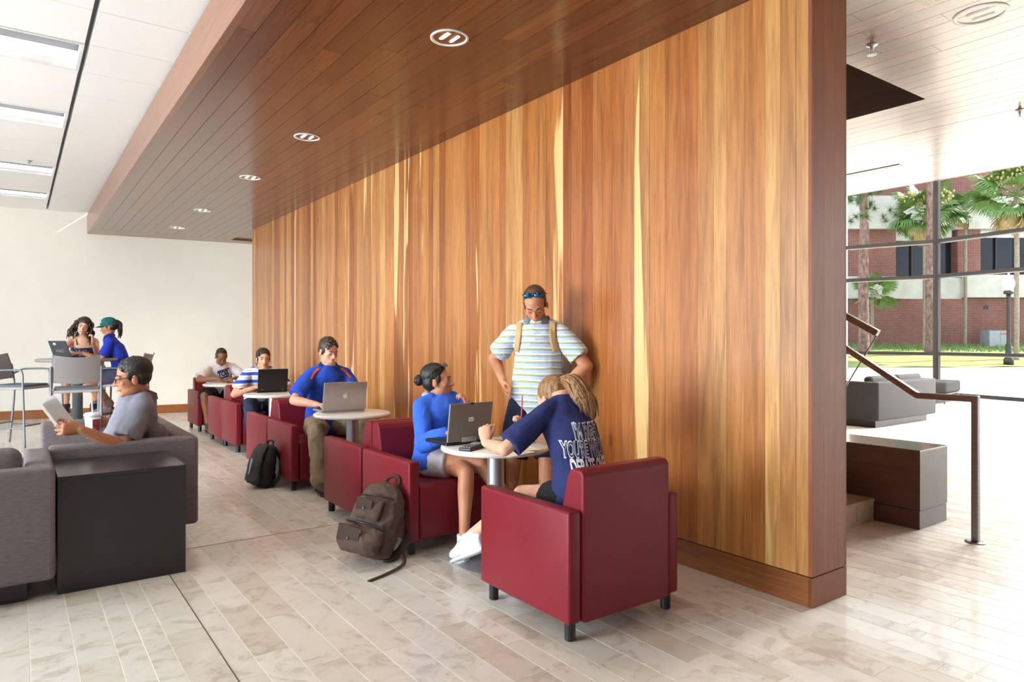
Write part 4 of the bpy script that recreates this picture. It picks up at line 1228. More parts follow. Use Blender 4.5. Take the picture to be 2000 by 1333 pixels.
# ---------------------------------------------------------------- the nine people
SK_FAIR = skin_mat('fair_skin', (226, 178, 152)); SK_TAN = skin_mat('tan_skin', (204, 146, 112)); SK_MID = skin_mat('medium_skin', (190, 132, 98)); SK_BR = skin_mat('brown_skin', (158, 106, 78))
HB = hair_mat('black_hair', (44, 36, 34), (16, 13, 13)); HD = hair_mat('dark_brown_hair', (74, 52, 40), (30, 20, 16)); HM = hair_mat('brown_hair', (96, 68, 48), (46, 32, 24))
HL = hair_mat('light_brown_hair', (176, 130, 84), (102, 70, 44))
NAVY = cloth_mat('navy_jersey', (44, 52, 104)); NAVYS = cloth_mat('navy_shorts', (36, 40, 66)); BLUE = cloth_mat('royal_blue_polo', (44, 84, 200)); HOOD = cloth_mat('blue_fleece', (62, 112, 226), bump=0.4)
GREYS = cloth_mat('pale_grey_shorts', (206, 200, 204)); KHAKI = cloth_mat('khaki_cotton', (150, 130, 106), bump=0.5); WHITE = cloth_mat('white_cotton', (238, 236, 240)); BLK = cloth_mat('black_shorts', (34, 34, 40))
HEATH = cloth_mat('heather_grey_knit', (138, 138, 152)); DENIM = cloth_mat('dark_denim', (52, 58, 84)); ORANGE = cloth_mat('orange_trim', (226, 92, 50))
SHOEW = cloth_mat('white_trainer', (240, 242, 246), 0.5, 0.15, 30); SOLE = pm('pale_sole', (214, 220, 232), rough=0.6); SOLED = pm('dark_sole', (60, 54, 56), rough=0.6)
STRP = stripe_mat('pale_striped_jersey', [(0.0, (186, 208, 234)), (0.30, (58, 62, 78)), (0.36, (214, 214, 130)), (0.47, (58, 62, 78)), (0.53, (232, 238, 244)), (0.78, (186, 208, 234))], 0.044)
STRB = stripe_mat('blue_white_striped_jersey', [(0.0, (52, 84, 196)), (0.42, (232, 234, 240)), (0.62, (196, 198, 206)), (0.72, (232, 234, 240))], 0.092)

# 1. woman with the ponytail, nearest chair, seen from behind
p1 = figure('woman with a light brown ponytail in a navy lettered T-shirt, writing at the table', (2.33, 2.63), 90, 'f', (-.02, .525), 17, .472, (2.345, 2.865, 1.03), (97, -22),
            {'L': (V((2.02, 3.03, .80)), (-1.2, -.5, -.8), (.15, .35, .95), (.7, .5, -.2), 62), 'R': (V((2.30, 3.06, .82)), (1, -.4, -.6), (-.1, .1, 1), (-.7, .5, 0), 55)},
            {'R': (V((2.05, 3.22, .26)), (0, .6, 1), (-.2, 1, -.5)), 'L': (V((2.26, 3.10, .110)), (0, 1, .6), (0, 1, 0))}, SK_FAIR, 0.005, brow=(110, 80, 54))
shirt1 = shirt(p1, NAVY, 0.86, 0.018, -.18, 0.028, 0.0075, 0.012)
trousers(p1, BLK, 0.42, 0.014, 'shorts', .1, flare=.01)
for s in 'LR': shoe(p1, s, SHOEW, SOLE)
bm = bmesh.new(); ell(bm, p1.H(0, -.022, .044), (.083 * p1.hs, .100 * p1.hs, .084 * p1.hs), (p1.hr, p1.hf, p1.hu), 24, 16); ell(bm, p1.H(0, -.055, .0), (.078 * p1.hs, .06 * p1.hs, .062 * p1.hs), (p1.hr, p1.hf, p1.hu), 20, 14); ell(bm, p1.H(.005, -.062, -.055), (.058, .042, .055), (p1.hr, p1.hf, p1.hu), 16, 12)
hr1 = remesh('hair', bm, 0.005, HL, p1.root, p1.off, 2, 0.004, 0.02)
rnd = random.Random(3); bm = bmesh.new()
tie = p1.H(.012, -.118, .062)
pp = [p1.H(.0, -.09, .07), tie, p1.H(.024, -.160, .03), p1.H(.034, -.178, -.045), p1.H(.04, -.172, -.11), p1.H(.045, -.155, -.165)]
strands(bm, None, pp, 150, lambda t_: .016 + .054 * min(1, t_ * 1.9) ** 1.2, .0042, rnd, .005, 1.2)
simple('loose_locks', bm, HL, p1, parent=hr1); bm = bmesh.new(); cp = curve_pts(pp, 7)
tube(bm, cp, [.018 + .050 * min(1, 1.9 * i / len(cp)) ** 1.2 * (1 - .45 * max(0, i / len(cp) - .6) / .4) for i in range(len(cp))], 16)
pt_ = remesh('ponytail', bm, .005, HL, p1.root, p1.off, 2, .012, .018); pt_.parent = hr1
bm = bmesh.new(); lathe(bm, [(.012, -.006), (.018, -.008), (.021, 0), (.018, .008), (.012, .006)], 16); q = V((.1, -.9, .3)).to_track_quat('Z', 'Y').to_matrix().to_4x4()
bmesh.ops.transform(bm, matrix=Matrix.Translation(tie) @ q, verts=bm.verts); simple('hair_tie', bm, BLK, p1, parent=hr1)
# lettering on the back of the T-shirt
bdir = V((0.10, 1, 0.02)).normalized()
def back_text(body, size, zc, xoff, fill, offs=0.0, lift=0.003, nm='lettering', rot=0):
    tm = text_mesh(body, size, 0, offs, sx=0.34, spacing=1.0)
    m_ = bmesh.new(); m_.from_mesh(tm); bmesh.ops.triangulate(m_, faces=m_.faces); bmesh.ops.subdivide_edges(m_, edges=[e for e in m_.edges if e.calc_length() > .02], cuts=2, use_grid_fill=True); bmesh.ops.triangulate(m_, faces=m_.faces); m_.to_mesh(tm); m_.free()
    tm.transform(Matrix.Translation((2.322 + xoff, 2.5, zc)) @ Matrix.Rotation(R(rot), 4, 'Y') @ Matrix.Rotation(R(90), 4, 'X'))
    on_surface(shirt1, tm, None, bdir, lift)
    tm.transform(Matrix.Translation(-p1.off))
    o = link(nm, tm, fill, shirt1); o['label'] = 'white printed lettering on the back'; return o
NAVYP = pm('navy_print', (44, 52, 104), rough=0.8)
for body, size, zc in (("I'M RIGHT", .105, .884), ("YOU'RE WRONG", .108, .798)):
    back_text(body, size, zc, 0.0, M['white'], 0.0062, .0030); back_text(body, size, zc, 0.0, NAVYP, -0.0002, .0046, 'lettering_fill')
back_text('DEBATE OVER', .105, .714, 0.0, M['white'], 0.004, .0030)

# 2. woman in the blue hoodie
p2 = figure('woman in a bright blue hoodie and grey shorts, turning to the standing man', (2.36, 4.10), -82, 'f', (-.01, .515), 4, .405, (2.335, 4.09, 1.062), (-40, 5),
            {'R': (V((2.22, 3.77, .755)), (-.35, .3, -1), (.2, -1, 0), (0, 0, -1), 22), 'L': (D(914, 4.46, 800), (.7, -.5, -1), (-.25, .1, 1), (-.7, .6, 0), 50)},
            {'R': (V((2.64, 3.56, .22)), (.4, -1, .8), (.4, -.6, -.6)), 'L': (V((2.275, 3.655, .110)), (-.2, -1, .5), (-.62, -.75, 0))}, SK_TAN, 0.0055, twist=-14)
sh2 = shirt(p2, HOOD, 1.9, 0.024, -.06, 0.02, 0.008, 0.018, 'hoodie', waist=.018)
trousers(p2, GREYS, 0.42, 0.016, 'shorts', .06, flare=.014)
for s in 'LR': shoe(p2, s, SHOEW, SOLE)
bm = bmesh.new(); c_ = p2.shc + p2.T * .04 - p2.F * .06
for k in range(20): pass
tube(bm, [c_ + p2.S * .085 + p2.F * .05, c_ + p2.S * .07 - p2.F * .015, c_ - p2.F * .045 - V((0, 0, .01)), c_ - p2.S * .07 - p2.F * .015, c_ - p2.S * .085 + p2.F * .05], [.03, .036, .042, .036, .03], 12)
remesh('hood', bm, .008, cloth_mat('grey_hood_lining', (170, 184, 214)), p2.root, p2.off, 3, .01)
h2 = short_hair(p2, HB, 0.004, low=.01)
bm = bmesh.new(); ell(bm, p2.H(0, -.135, .02), (.036, .04, .04), None, 14, 10); remesh('hair_bun', bm, .006, HB, p2.root, p2.off, 2, .012, .02).parent = h2
def sunglasses(g, mat, f=.045, u=.112, tilt=-.5):
    """pushed up on the hair"""
    o = empty('sunglasses'); o.parent = g.root; r_ = None
    bm = bmesh.new()
    for s in (-1, 1): ell(bm, g.H(s * .034, f + .03, u - .012), (.030 * g.hs, .012 * g.hs, .019 * g.hs), (g.hr, (g.hf + g.hu * .8).normalized(), (g.hu - g.hf * .8).normalized()), 16, 8)
    tube(bm, [g.H(-.012, f + .03, u - .008), g.H(.012, f + .03, u - .008)], .004, 6)
    simple('sunglass_lenses', bm, mat, g); bpy.data.objects.remove(o)
    bm = bmesh.new()
    for s in (-1, 1): tube(bm, [g.H(s * .066, f + .018, u - .012), g.H(s * .084, f - .05, u - .055), g.H(s * .084, f - .09, u - .09)], .003, 6)
    simple('sunglass_arms', bm, M['black'], g)
sunglasses(p2, pm('smoke_lens', (88, 96, 108), rough=.12, spec=.8), .03, .125)
bm = bmesh.new(); tube(bm, [p2.pe - p2.R * .05 + p2.T * .0 + p2.F * .02, p2.pe + p2.R * .05 + p2.F * .02], .128, 16); remesh('red_undershirt', bm, .01, ORANGE, p2.root, p2.off, 3)

# 3. man standing against the wall
HD3 = 222
p3 = figure('standing man in a pale striped polo with hand on hip, head bowed, against the wall', (2.93, 3.75), HD3, 'm', (0, .93), -1, .485, (2.89, 3.72, 1.585), (HD3 + 6, -38),
            {'R': (V((2.752, 3.903, 1.05)), (.1, .9, 0), (-.36, -.70, -.6), (.67, -.74, 0), 14), 'L': (V((2.96, 3.55, 1.0)), (.9, -.6, 0), (-.3, .3, -.85), (-.6, .6, 0), 18)},
            {'R': (V((2.78, 3.92, .110)), (-1, -1, 0), (-.8, -.35, 0)), 'L': (V((2.92, 3.62, .110)), (-1, -1, 0), (-.35, -.9, 0))}, SK_TAN, 0.0055, eyes='down', build=.95, hroll=4, brow=(70, 48, 34))
sh3 = shirt(p3, STRP, 0.74, 0.016, -.24, 0.02, 0.008, 0.016, 'polo_shirt', waist=.022)
collar(p3, cloth_mat('pale_blue_collar', (190, 204, 224)))
trousers(p3, NAVYS, 0.95, 0.014, 'shorts', -.02, disp=.012, flare=.02)
for s in 'LR': shoe(p3, s, SHOEW, SOLE)
short_hair(p3, HM, -.001)
sunglasses(p3, pm('blue_mirror_lens', (40, 150, 176), (30, 70, 130), 18, rough=.1, metal=.8), .022, .128)
STRAP = pm('tan_webbing', (206, 168, 118), rough=.8)
for s in (-1, 1):
    q_ = p3.shc + p3.F * .12 + p3.S * s * .118
    ribbon('backpack_strap', sh3, [q_ + Z * .052, q_ + Z * .0, q_ - Z * .07 + p3.S * s * .004, q_ - Z * .15 + p3.S * s * .022], .042, -p3.F, STRAP, p3.root, p3.off, .006)
tm = text_mesh('i', .03); tm.transform(Matrix.Translation(p3.shc - p3.S * .085 - Z * .08 + p3.F * .14) @ Matrix.Rotation(math.atan2(p3.F.y, p3.F.x) + math.pi / 2, 4, 'Z') @ Matrix.Rotation(R(90), 4, 'X'))
on_surface(sh3, tm, None, -p3.F, .003); tm.transform(Matrix.Translation(-p3.off)); link('chest_emblem', tm, pm('pink_thread', (206, 96, 140)), sh3)
for k in range(3):
    bm = bmesh.new(); pz = p3.shc + p3.F * .125 - Z * (-.02 + .045 * k); ell(bm, pz, (.006, .006, .006), None, 8, 6); simple('button', bm, M['white'], p3)

# 4. man in the royal blue polo
p4 = figure('man in a royal blue polo with orange shoulder stripes, typing on the silver laptop', (2.40, 6.43), -90, 'm', (.06, .535), 9, .50, (2.405, 6.29, 1.232), (-78, -16),
            {'R': (V((2.18, 5.98, .765)), (-1, .3, -.7), (.3, -1, .02), (0, 0, -1), 22), 'L': (V((2.46, 5.97, .765)), (1, .3, -.7), (-.25, -1, .02), (0, 0, -1), 22)},
            {'R': (V((2.17, 5.86, .110)), (-.4, -1, .9), (-.1, -1, 0)), 'L': (V((2.66, 5.88, .110)), (.4, -1, .9), (.1, -1, 0))}, SK_FAIR, 0.006, eyes='down', build=1.02, brow=(66, 44, 32))
sh4 = shirt(p4, BLUE, 0.82, 0.019, -.14, 0.028, 0.009, 0.016, 'polo_shirt')
collar(p4, BLUE)
trousers(p4, KHAKI, 1.97, 0.022, 'trousers', .1, disp=.03, flare=.012)
for s in 'LR': shoe(p4, s, cloth_mat('brown_shoe', (84, 62, 48), .5), SOLED)
short_hair(p4, HD, .004, .022)
for sg in (1, -1):
    q_ = p4.shc + p4.F * .15
    ribbon('shoulder_stripe', sh4, [q_ + p4.S * sg * .105 + Z * .045, q_ + p4.S * sg * .15 + Z * .01, q_ + p4.S * sg * .19 - Z * .05], .020, -p4.F, ORANGE, sh4, p4.off, .003)
tm = text_mesh('UF', .06, 0, .002); tm.transform(Matrix.Translation(p4.shc - p4.S * .085 - Z * .10 + p4.F * .16) @ Matrix.Rotation(0, 4, 'Z') @ Matrix.Rotation(R(90), 4, 'X'))
on_surface(sh4, tm, None, -p4.F, .004); tm.transform(Matrix.Translation(-p4.off)); link('chest_letters', tm, ORANGE, sh4)

# 5. man in the blue and white striped shirt
p5 = figure('man in a blue and white striped shirt behind the black laptop', (2.47, 8.88), -90, 'm', (.05, .53), 17, .43, (2.468, 8.62, 1.105), (-98, -4),
            {'R': (V((2.37, 8.575, .765)), (-1, .2, -.7), (.3, -1, 0), (0, 0, -1), 22), 'L': (V((2.6, 8.575, .765)), (1, .2, -.7), (-.3, -1, 0), (0, 0, -1), 22)},
            {'R': (V((2.30, 8.40, .110)), (-.4, -1, .9), (-.1, -1, 0)), 'L': (V((2.66, 8.40, .110)), (.4, -1, .9), (.1, -1, 0))}, skin_mat('light_olive_skin', (222, 172, 140)), 0.007, build=.97)
shirt(p5, STRB, 0.75, 0.018, -.16, 0.024, 0.010, 0.014, 'striped_shirt'); collar(p5, WHITE)
trousers(p5, DENIM, 1.96, 0.02); short_hair(p5, HB, .006, .012)
for s in 'LR': shoe(p5, s, BLK, SOLED)

# 6. man in the white T-shirt at the far end
p6 = figure('man in a white printed T-shirt writing at the farthest table', (2.50, 11.12), -90, 'm', (.05, .53), 19, .425, (2.488, 10.83, 1.085), (-86, -36),
            {'R': (V((2.36, 10.58, .775)), (-1, .2, -.35), (.5, -.8, -.1), (0, 0, -1), 30), 'L': (V((2.62, 10.60, .775)), (1, .3, -.35), (-.7, -.6, -.1), (0, 0, -1), 30)},
            {'R': (V((2.27, 10.66, .110)), (-.6, -1, .9), (-.1, -1, 0)), 'L': (V((2.68, 10.68, .110)), (.4, -1, .9), (.1, -1, 0))}, SK_BR, 0.007, eyes='down')
sh6 = shirt(p6, WHITE, 0.80, 0.02, -.16, 0.03, 0.010, 0.016, 't_shirt'); trousers(p6, BLK, 0.95, 0.022, 'shorts', .1, flare=.02); short_hair(p6, HB, -.002)
for s in 'LR': shoe(p6, s, cloth_mat('brown_sandal', (84, 64, 52), .6), SOLED, 'sandal')
tm = text_mesh('TOR', .105, 0, .006, sx=.72); tm.transform(Matrix.Translation(p6.shc - p6.S * .02 - Z * .10 + p6.F * .16) @ Matrix.Rotation(R(-16), 4, 'Y') @ Matrix.Rotation(R(90), 4, 'X'))
on_surface(sh6, tm, None, -p6.F, .006); tm.transform(Matrix.Translation(-p6.off)); link('chest_print', tm, NAVYP, sh6)
for dz in (-.042, -.158):
    q_ = p6.shc + p6.F * .16 + Z * dz - p6.S * .02
    ribbon('print_bar', sh6, [q_ + p6.S * .085 - Z * .024, q_, q_ - p6.S * .085 + Z * .024], .020, -p6.F, NAVYP, sh6, p6.off, .005)

# 7. man with glasses lounging on the grey sofa
p7 = figure('man in glasses and a heather grey polo, lounging with a magazine and a cup', (0.56, 5.30), 180, 'm', (0.05, .525), -24, .435, (0.640, 5.245, 1.088), (176, -7),
            {'L': (V((0.33, 5.00, .79)), (.2, -.2, -1), (-1, -.05, .12), (.05, 1, .1), 34), 'R': (V((0.53, 5.49, .765)), (.6, .5, -.8), (-.9, .1, .15), (-.15, -1, 0), 50)},
            {'R': (V((0.02, 5.50, .110)), (-1, .2, .9), (-1, .1, 0)), 'L': (V((0.0, 5.22, .110)), (-1, -.1, .9), (-1, -.1, 0))}, SK_MID, 0.005, headscale=1.04, build=1.08)
sh7 = shirt(p7, HEATH, 0.78, 0.019, -.16, 0.026, 0.008, 0.016, 'polo_shirt'); collar(p7, HEATH); trousers(p7, cloth_mat('dark_grey_trousers', (64, 64, 74)), 1.96, .02)
for s in 'LR': shoe(p7, s, BLK, SOLED)
short_hair(p7, HB, .006, .016)
gl = []
bm = bmesh.new()
for s in (-1, 1):
    pts = [p7.H(s * .033 + .023 * math.cos(a), .099, .0 + .016 * math.sin(a)) for a in [2 * math.pi * k / 14 for k in range(15)]]
    tube(bm, pts, .0026, 6); tube(bm, [p7.H(s * .056, .098, .006), p7.H(s * .081, .04, .010), p7.H(s * .083, -.012, .006)], .0030, 6)
tube(bm, [p7.H(-.011, .100, .004), p7.H(.011, .100, .004)], .0026, 6)
gf = simple('eyeglasses', bm, M['black'], p7)
bm = bmesh.new()
for s in (-1, 1): ell(bm, p7.H(s * .033, .099, 0), (.022 * p7.hs, .0012, .0155 * p7.hs), (p7.hr, p7.hf, p7.hu), 14, 6)
simple('lens', bm, M['glass'], p7, parent=gf)

# 8. curly-haired woman behind the bar table
HB8 = -94
p8 = figure('curly dark-haired woman in a patterned camisole resting her cheek on her hand', (S4.x, S4.y), HB8, 'f', (.02, .865), 8, .475, tuple(D(163, 9.58, 638)), (-100, -10),
            {'R': (D(137, 9.28, 693) + V((0, 0, .03)), (-1, .2, -.6), (.55, -.8, 0), (0, 0, -1), 20), 'L': (D(181, 9.42, 668), (.2, -.3, -1), (.02, .08, 1), (-.9, .3, 0), 60)},
            {'R': (D(130, 9.35, 792), (-.3, -1, .6), (-.2, -1, 0)), 'L': (D(183, 9.35, 792), (.3, -1, .6), (.2, -1, 0))}, SK_FAIR, 0.0065, hroll=-14)
t = NT('patterned_cotton'); vv = t.n('ShaderNodeTexVoronoi'); vv.inputs['Scale'].default_value = 32; t.l(t.coord('Object').outputs[0], vv.inputs['Vector'])
pat = t.fin(t.ramp(vv.outputs['Distance'], [(0, (236, 238, 244)), (.28, (84, 108, 150)), (.5, (38, 42, 70))]).outputs[0], .85)
bm = bmesh.new(); loft(bm, [p8.ring(s_, w_, d_, .014) for s_, w_, d_ in BODY['f']['tor'] if -.12 < s_ < .90], 20); remesh('camisole', bm, .008, pat, p8.root, p8.off, 2, .014)
bm = bmesh.new()
for s in (-1, 1): tube(bm, [p8.ring(.86, 0, 0)[0] + p8.S * s * .075 + p8.F * .11, p8.shc + p8.S * s * .085 + p8.F * .03 + Z * .035, p8.shc + p8.S * s * .08 - p8.F * .07], .006, 6)
simple('shoulder_strap', bm, BLK, p8)
trousers(p8, DENIM, .45, .015, 'shorts', .1)
for s in 'LR': shoe(p8, s, cloth_mat('dark_sandal', (52, 50, 56), .6), SOLED, 'sandal')
h8 = short_hair(p8, HD, .010); rnd = random.Random(8); bm = bmesh.new()
for k in range(46):
    a = rnd.uniform(-1, 1) * 2.0; sx_, sf_ = math.sin(a), -math.cos(a)
    out = rnd.uniform(.8, 1.25)
    pth = [p8.H(.055 * sx_, .055 * sf_ - .01, .095), p8.H(.085 * sx_ * out, .085 * sf_ * out - .01, .04), p8.H(.118 * sx_ * out, .10 * sf_ * out - .01, -.06), p8.H(.135 * sx_ * out, .10 * sf_ * out, -.15), p8.H(.13 * sx_ * out, .09 * sf_ * out, -.15 - rnd.uniform(.04, .12))]
    strands(bm, None, pth, 1, lambda t_: .006, .0135, rnd, .013, 3.2)
simple('curls', bm, HD, p8, parent=h8)

# 9. woman in the green cap
p9 = figure('woman in a green baseball cap and blue polo, typing at the bar table', (S3.x, S3.y), 168, 'f', (.02, .87), 18, .475, tuple(D(213, 9.28, 640)), (168, -12),
            {'R': (D(160, 9.30, 691) + V((0, 0, .01)), (.2, .3, -1), (-1, 0, 0), (0, 0, -1), 15), 'L': (D(163, 9.05, 692) + V((0, 0, .01)), (.2, -.3, -1), (-1, 0, 0), (0, 0, -1), 15)},
            {'R': (D(212, 9.45, 783), (-1, .2, .5), (-1, .1, .25)), 'L': (D(205, 9.15, 795), (-1, -.2, .5), (-1, -.1, -.1))}, SK_MID, 0.0065)
sh9 = shirt(p9, cloth_mat('deep_blue_polo', (40, 62, 190)), .72, .017, -.2, .02, .009, .014, 'polo_shirt'); collar(p9, bpy.data.materials['deep_blue_polo'])
trousers(p9, cloth_mat('denim_shorts', (84, 92, 122)), .72, .018, 'shorts', .1, flare=.012)
for s in 'LR': shoe(p9, s, cloth_mat('grey_trainer', (150, 132, 136), .6), SOLED)
GREEN = cloth_mat('green_cap_cotton', (30, 108, 102), bump=.15)
h9 = short_hair(p9, HB, 0.0); bm = bmesh.new(); rnd = random.Random(4)
strands(bm, None, [p9.H(0, -.08, .06), p9.H(0, -.118, .05), p9.H(0, -.135, .0), p9.H(.0, -.12, -.09), p9.H(0, -.09, -.19)], 34, lambda t_: .012 + .03 * min(1, t_ * 2) * (1.2 - t_), .010, rnd, .006, 2); simple('ponytail', bm, HB, p9, parent=h9)
bm = bmesh.new(); ell(bm, p9.H(0, -.006, .068), (.086 * p9.hs, .108 * p9.hs, .082 * p9.hs), (p9.hr, p9.hf, p9.hu), 24, 16)
ell(bm, p9.H(0, -.02, .045), (.085 * p9.hs, .10 * p9.hs, .055 * p9.hs), (p9.hr, p9.hf, p9.hu), 24, 16)
cap = remesh('cap', bm, .006, GREEN, p9.root, p9.off, 1)
bm = bmesh.new(); G = []
for j in range(6):
    G.append([])
    for i in range(13):
        u = -1 + 2 * i / 12; G[-1].append(bm.verts.new(p9.H(.074 * u, .055 + .045 * (1 - u * u) + (.085 * (1 - .55 * u * u)) * j / 5, .047 - .012 * j / 5 - .020 * u * u)))
for j in range(5):
    for i in range(12): bm.faces.new((G[j][i], G[j][i + 1], G[j + 1][i + 1], G[j + 1][i]))
bmesh.ops.solidify(bm, geom=bm.faces[:], thickness=.005); simple('visor', bm, GREEN, p9, parent=cap)
tm = text_mesh('A', .045, 0, .002); hm = Matrix((p9.hr, p9.hu, -p9.hf)).transposed().to_4x4(); q = p9.hf
mm = Matrix.Identity(4); rr_ = -p9.hr
for i, ax_ in enumerate((rr_, p9.hu, p9.hf)):
    for j in range(3): mm[j][i] = ax_[j]
tm.transform(Matrix.Translation(p9.H(-.035, .14, .095)) @ mm); on_surface(cap, tm, None, -p9.hf, .003); tm.transform(Matrix.Translation(-p9.off)); link('cap_emblem', tm, M['white'], cap)

# ================================================================ SMALL THINGS
def laptop(loc, rz, w, dpt, h, open_deg, mat, label, base_mat=None, scr_r=.008):
    """local: user at -Y... screen back faces +Y; hinge at y=0"""
    o = tag(empty('laptop', loc, rz), label, 'laptop')
    box('keyboard_base', -w / 2, w / 2, -dpt, 0.0, 0.001, 0.021, base_mat or mat, o, 0.004)
    mt = Matrix.Translation((0, 0.002, 0.021)) @ Matrix.Rotation(R(-(open_deg - 90)), 4, 'X')
    lid = box('screen_lid', -w / 2, w / 2, -0.004, 0.010, 0.0, h, mat, o, 0.004, mtx=mt)
    box('screen', -w / 2 + .012, w / 2 - .012, -0.0052, -0.003, 0.014, h - .012, pm('lit_screen', (150, 170, 200), rough=.2), lid, mtx=mt)
    bm = bmesh.new()
    for r in range(5):
        for k in range(12): bbox(bm, -w / 2 + .02 + k * (w - .04) / 12, -w / 2 + .017 + (k + 1) * (w - .04) / 12, -dpt * .82 + r * dpt * .14, -dpt * .82 + r * dpt * .14 + dpt * .12, .021, .0235)
    k_ = from_bm('keys', bm, M['lapblack'], o); k_['kind'] = 'stuff'
    return o, lid, mt
def on_lid(o, lid, mt, me, mat, name, x, z):
    me.transform(mt @ Matrix.Translation((x, 0.0106, z)) @ Matrix.Rotation(math.pi, 4, 'Z') @ Matrix.Rotation(R(90), 4, 'X')); return link(name, me, mat, lid)
# grey tablet laptop on the first table
o, lid, mt = laptop((2.235, 3.545, TZ), R(183), .315, .24, .235, 98, M['lapgrey'], 'grey laptop beside the calculator on the nearest table', M['lapblack'])
bm = bmesh.new(); bbox(bm, -.017, .017, -.013, .013, 0, .0008, .004, 2); me = bpy.data.meshes.new('badge'); bm.to_mesh(me); bm.free(); on_lid(o, lid, mt, me, M['white'], 'badge', 0, .135)
on_lid(o, lid, mt, text_mesh('hp', .026, .0010, shear=.2), M['lapgrey'], 'badge_letters', 0, .135)
box('hinge_plate', -.055, .055, .006, .0135, -.004, .028, M['silver'], lid, .002, mtx=mt)
box('webcam_notch', -.012, .012, .004, .011, .226, .237, M['black'], lid, mtx=mt)
# silver laptop with an apple mark
o, lid, mt = laptop((2.33, 5.735, TZ), R(177), .385, .262, .252, 104, M['lapsilver'], 'silver laptop with a pale apple mark, in front of the man in the blue polo')
bm = bmesh.new(); n = 40; out = []
for k in range(n):
    a = 2 * math.pi * k / n; r = .0205 * (1 - .13 * max(0, math.cos(a - math.pi / 2)) ** 6 - .10 * max(0, math.cos(a + math.pi / 2)) ** 8); x = r * math.cos(a) * 1.02; y = r * math.sin(a) * 1.05
    bx_, by_ = x - .026, y - .003; dd = math.hypot(bx_, by_)
    if dd < .0125: x = .026 + bx_ / dd * .0125; y = .003 + by_ / dd * .0125
    out.append((x, y))
prism(bm, out, 0, .0008)
lf = [(.002 + .010 * t_ + s_ * .0035 * math.sin(math.pi * t_), .023 + .013 * t_ - s_ * .0035 * math.sin(math.pi * t_)) for s_, rng in ((1, [0, .25, .5, .75, 1]), (-1, [.75, .5, .25])) for t_ in rng]
prism(bm, lf, 0, .0008)
me = bpy.data.meshes.new('apple_mark'); bmesh.ops.recalc_face_normals(bm, faces=bm.faces); bm.to_mesh(me); bm.free(); on_lid(o, lid, mt, me, M['white'], 'apple_mark', 0, .128)
# black laptop
o, lid, mt = laptop((2.50, 8.36, TZ), R(176), .345, .25, .265, 100, M['lapblack'], 'black laptop hiding the chin of the man in the striped shirt')
box('latch', .11, .125, .008, .0125, .012, .018, M['silver'], lid, mtx=mt); box('latch', -.125, -.11, .008, .0125, .012, .018, M['silver'], lid, mtx=mt)
# dark laptop on the bar table
pv = D(123, 8.98, 692)
o, lid, mt = laptop((pv.x, pv.y, 1.10), R(90) + R(38), .29, .21, .225, 112, pm('dark_grey_lid', (74, 76, 80), rough=.4), 'dark grey laptop with white stickers on the bar table', M['lapblack'])
on_lid(o, lid, mt, text_mesh('VAIO', .06, .0006, .001), M['silver'], 'lid_letters', 0, .085)
bm = bmesh.new(); bbox(bm, -.02, .02, -.014, .014, 0, .001); me = bpy.data.meshes.new('sticker'); bm.to_mesh(me); bm.free(); on_lid(o, lid, mt, me, M['white'], 'sticker', .05, .185)

# calculator
cl = tag(empty('calculator', (2.15, 3.36, TZ), R(-62)), 'black graphing calculator in front of the grey laptop', 'calculator')
box('case', -.042, .042, -.092, .092, .002, .024, M['black'], cl, .008, 3, Matrix.Rotation(R(3), 4, 'X'))
box('display', -.03, .03, .03, .075, .022, .0275, pm('lcd_grey', (150, 160, 150), rough=.25), cl, mtx=Matrix.Rotation(R(3), 4, 'X'))
for r in range(6):
    for c in range(4): box('key', -.032 + c * .017, -.020 + c * .017, -.082 + r * .017, -.072 + r * .017, .022, .028, M['lapgrey'], cl, mtx=Matrix.Rotation(R(3), 4, 'X'))
# papers and books on the first table
def sheet(name, loc, rz, w, h, label, cat, mat=M['paper'], curlx=.0, t_=.0016, group=None):
    bm = bmesh.new(); bbox(bm, -w / 2, w / 2, -h / 2, h / 2, 0, t_)
    o = from_bm(name, bm, mat, None, smooth=False); o.location = loc; o.rotation_euler = (0, 0, rz)
    return tag(o, label, cat, group)
sheet('paper_sheet', (2.235, 3.165, TZ + .001), R(14), .22, .28, 'white sheet overhanging the near edge of the first table', 'paper')
sheet('paper_sheet', (2.36, 3.24, TZ + .004), R(-14), .22, .28, 'cream sheet under the writing woman\'s forearm', 'paper', pm('cream_paper', (244, 236, 210), rough=.8))
nb_ = tag(empty('notebook', (2.47, 3.42, TZ + .001), R(24)), 'open black-covered notebook lying beside the grey laptop', 'notebook')
box('cover', -.15, .15, -.112, .112, 0, .006, M['black'], nb_, .002)
for s in (-1, 1):
    bm = bmesh.new(); n = 8; rows = []
    for i in range(n + 1):
        u = i / n; rows.append([bm.verts.new((s * .155 * u, y, .008 + .022 * math.sin(math.pi * min(1, u * 1.0)) ** .8 * (1 - u * .4) + (.03 * u if s < 0 else 0))) for y in (-.115, .115)])
    for a, b in zip(rows, rows[1:]): bm.faces.new((a[0], b[0], b[1], a[1]))
    bmesh.ops.solidify(bm, geom=bm.faces[:], thickness=.004); from_bm('pages', bm, M['paper'], nb_, smooth=True)
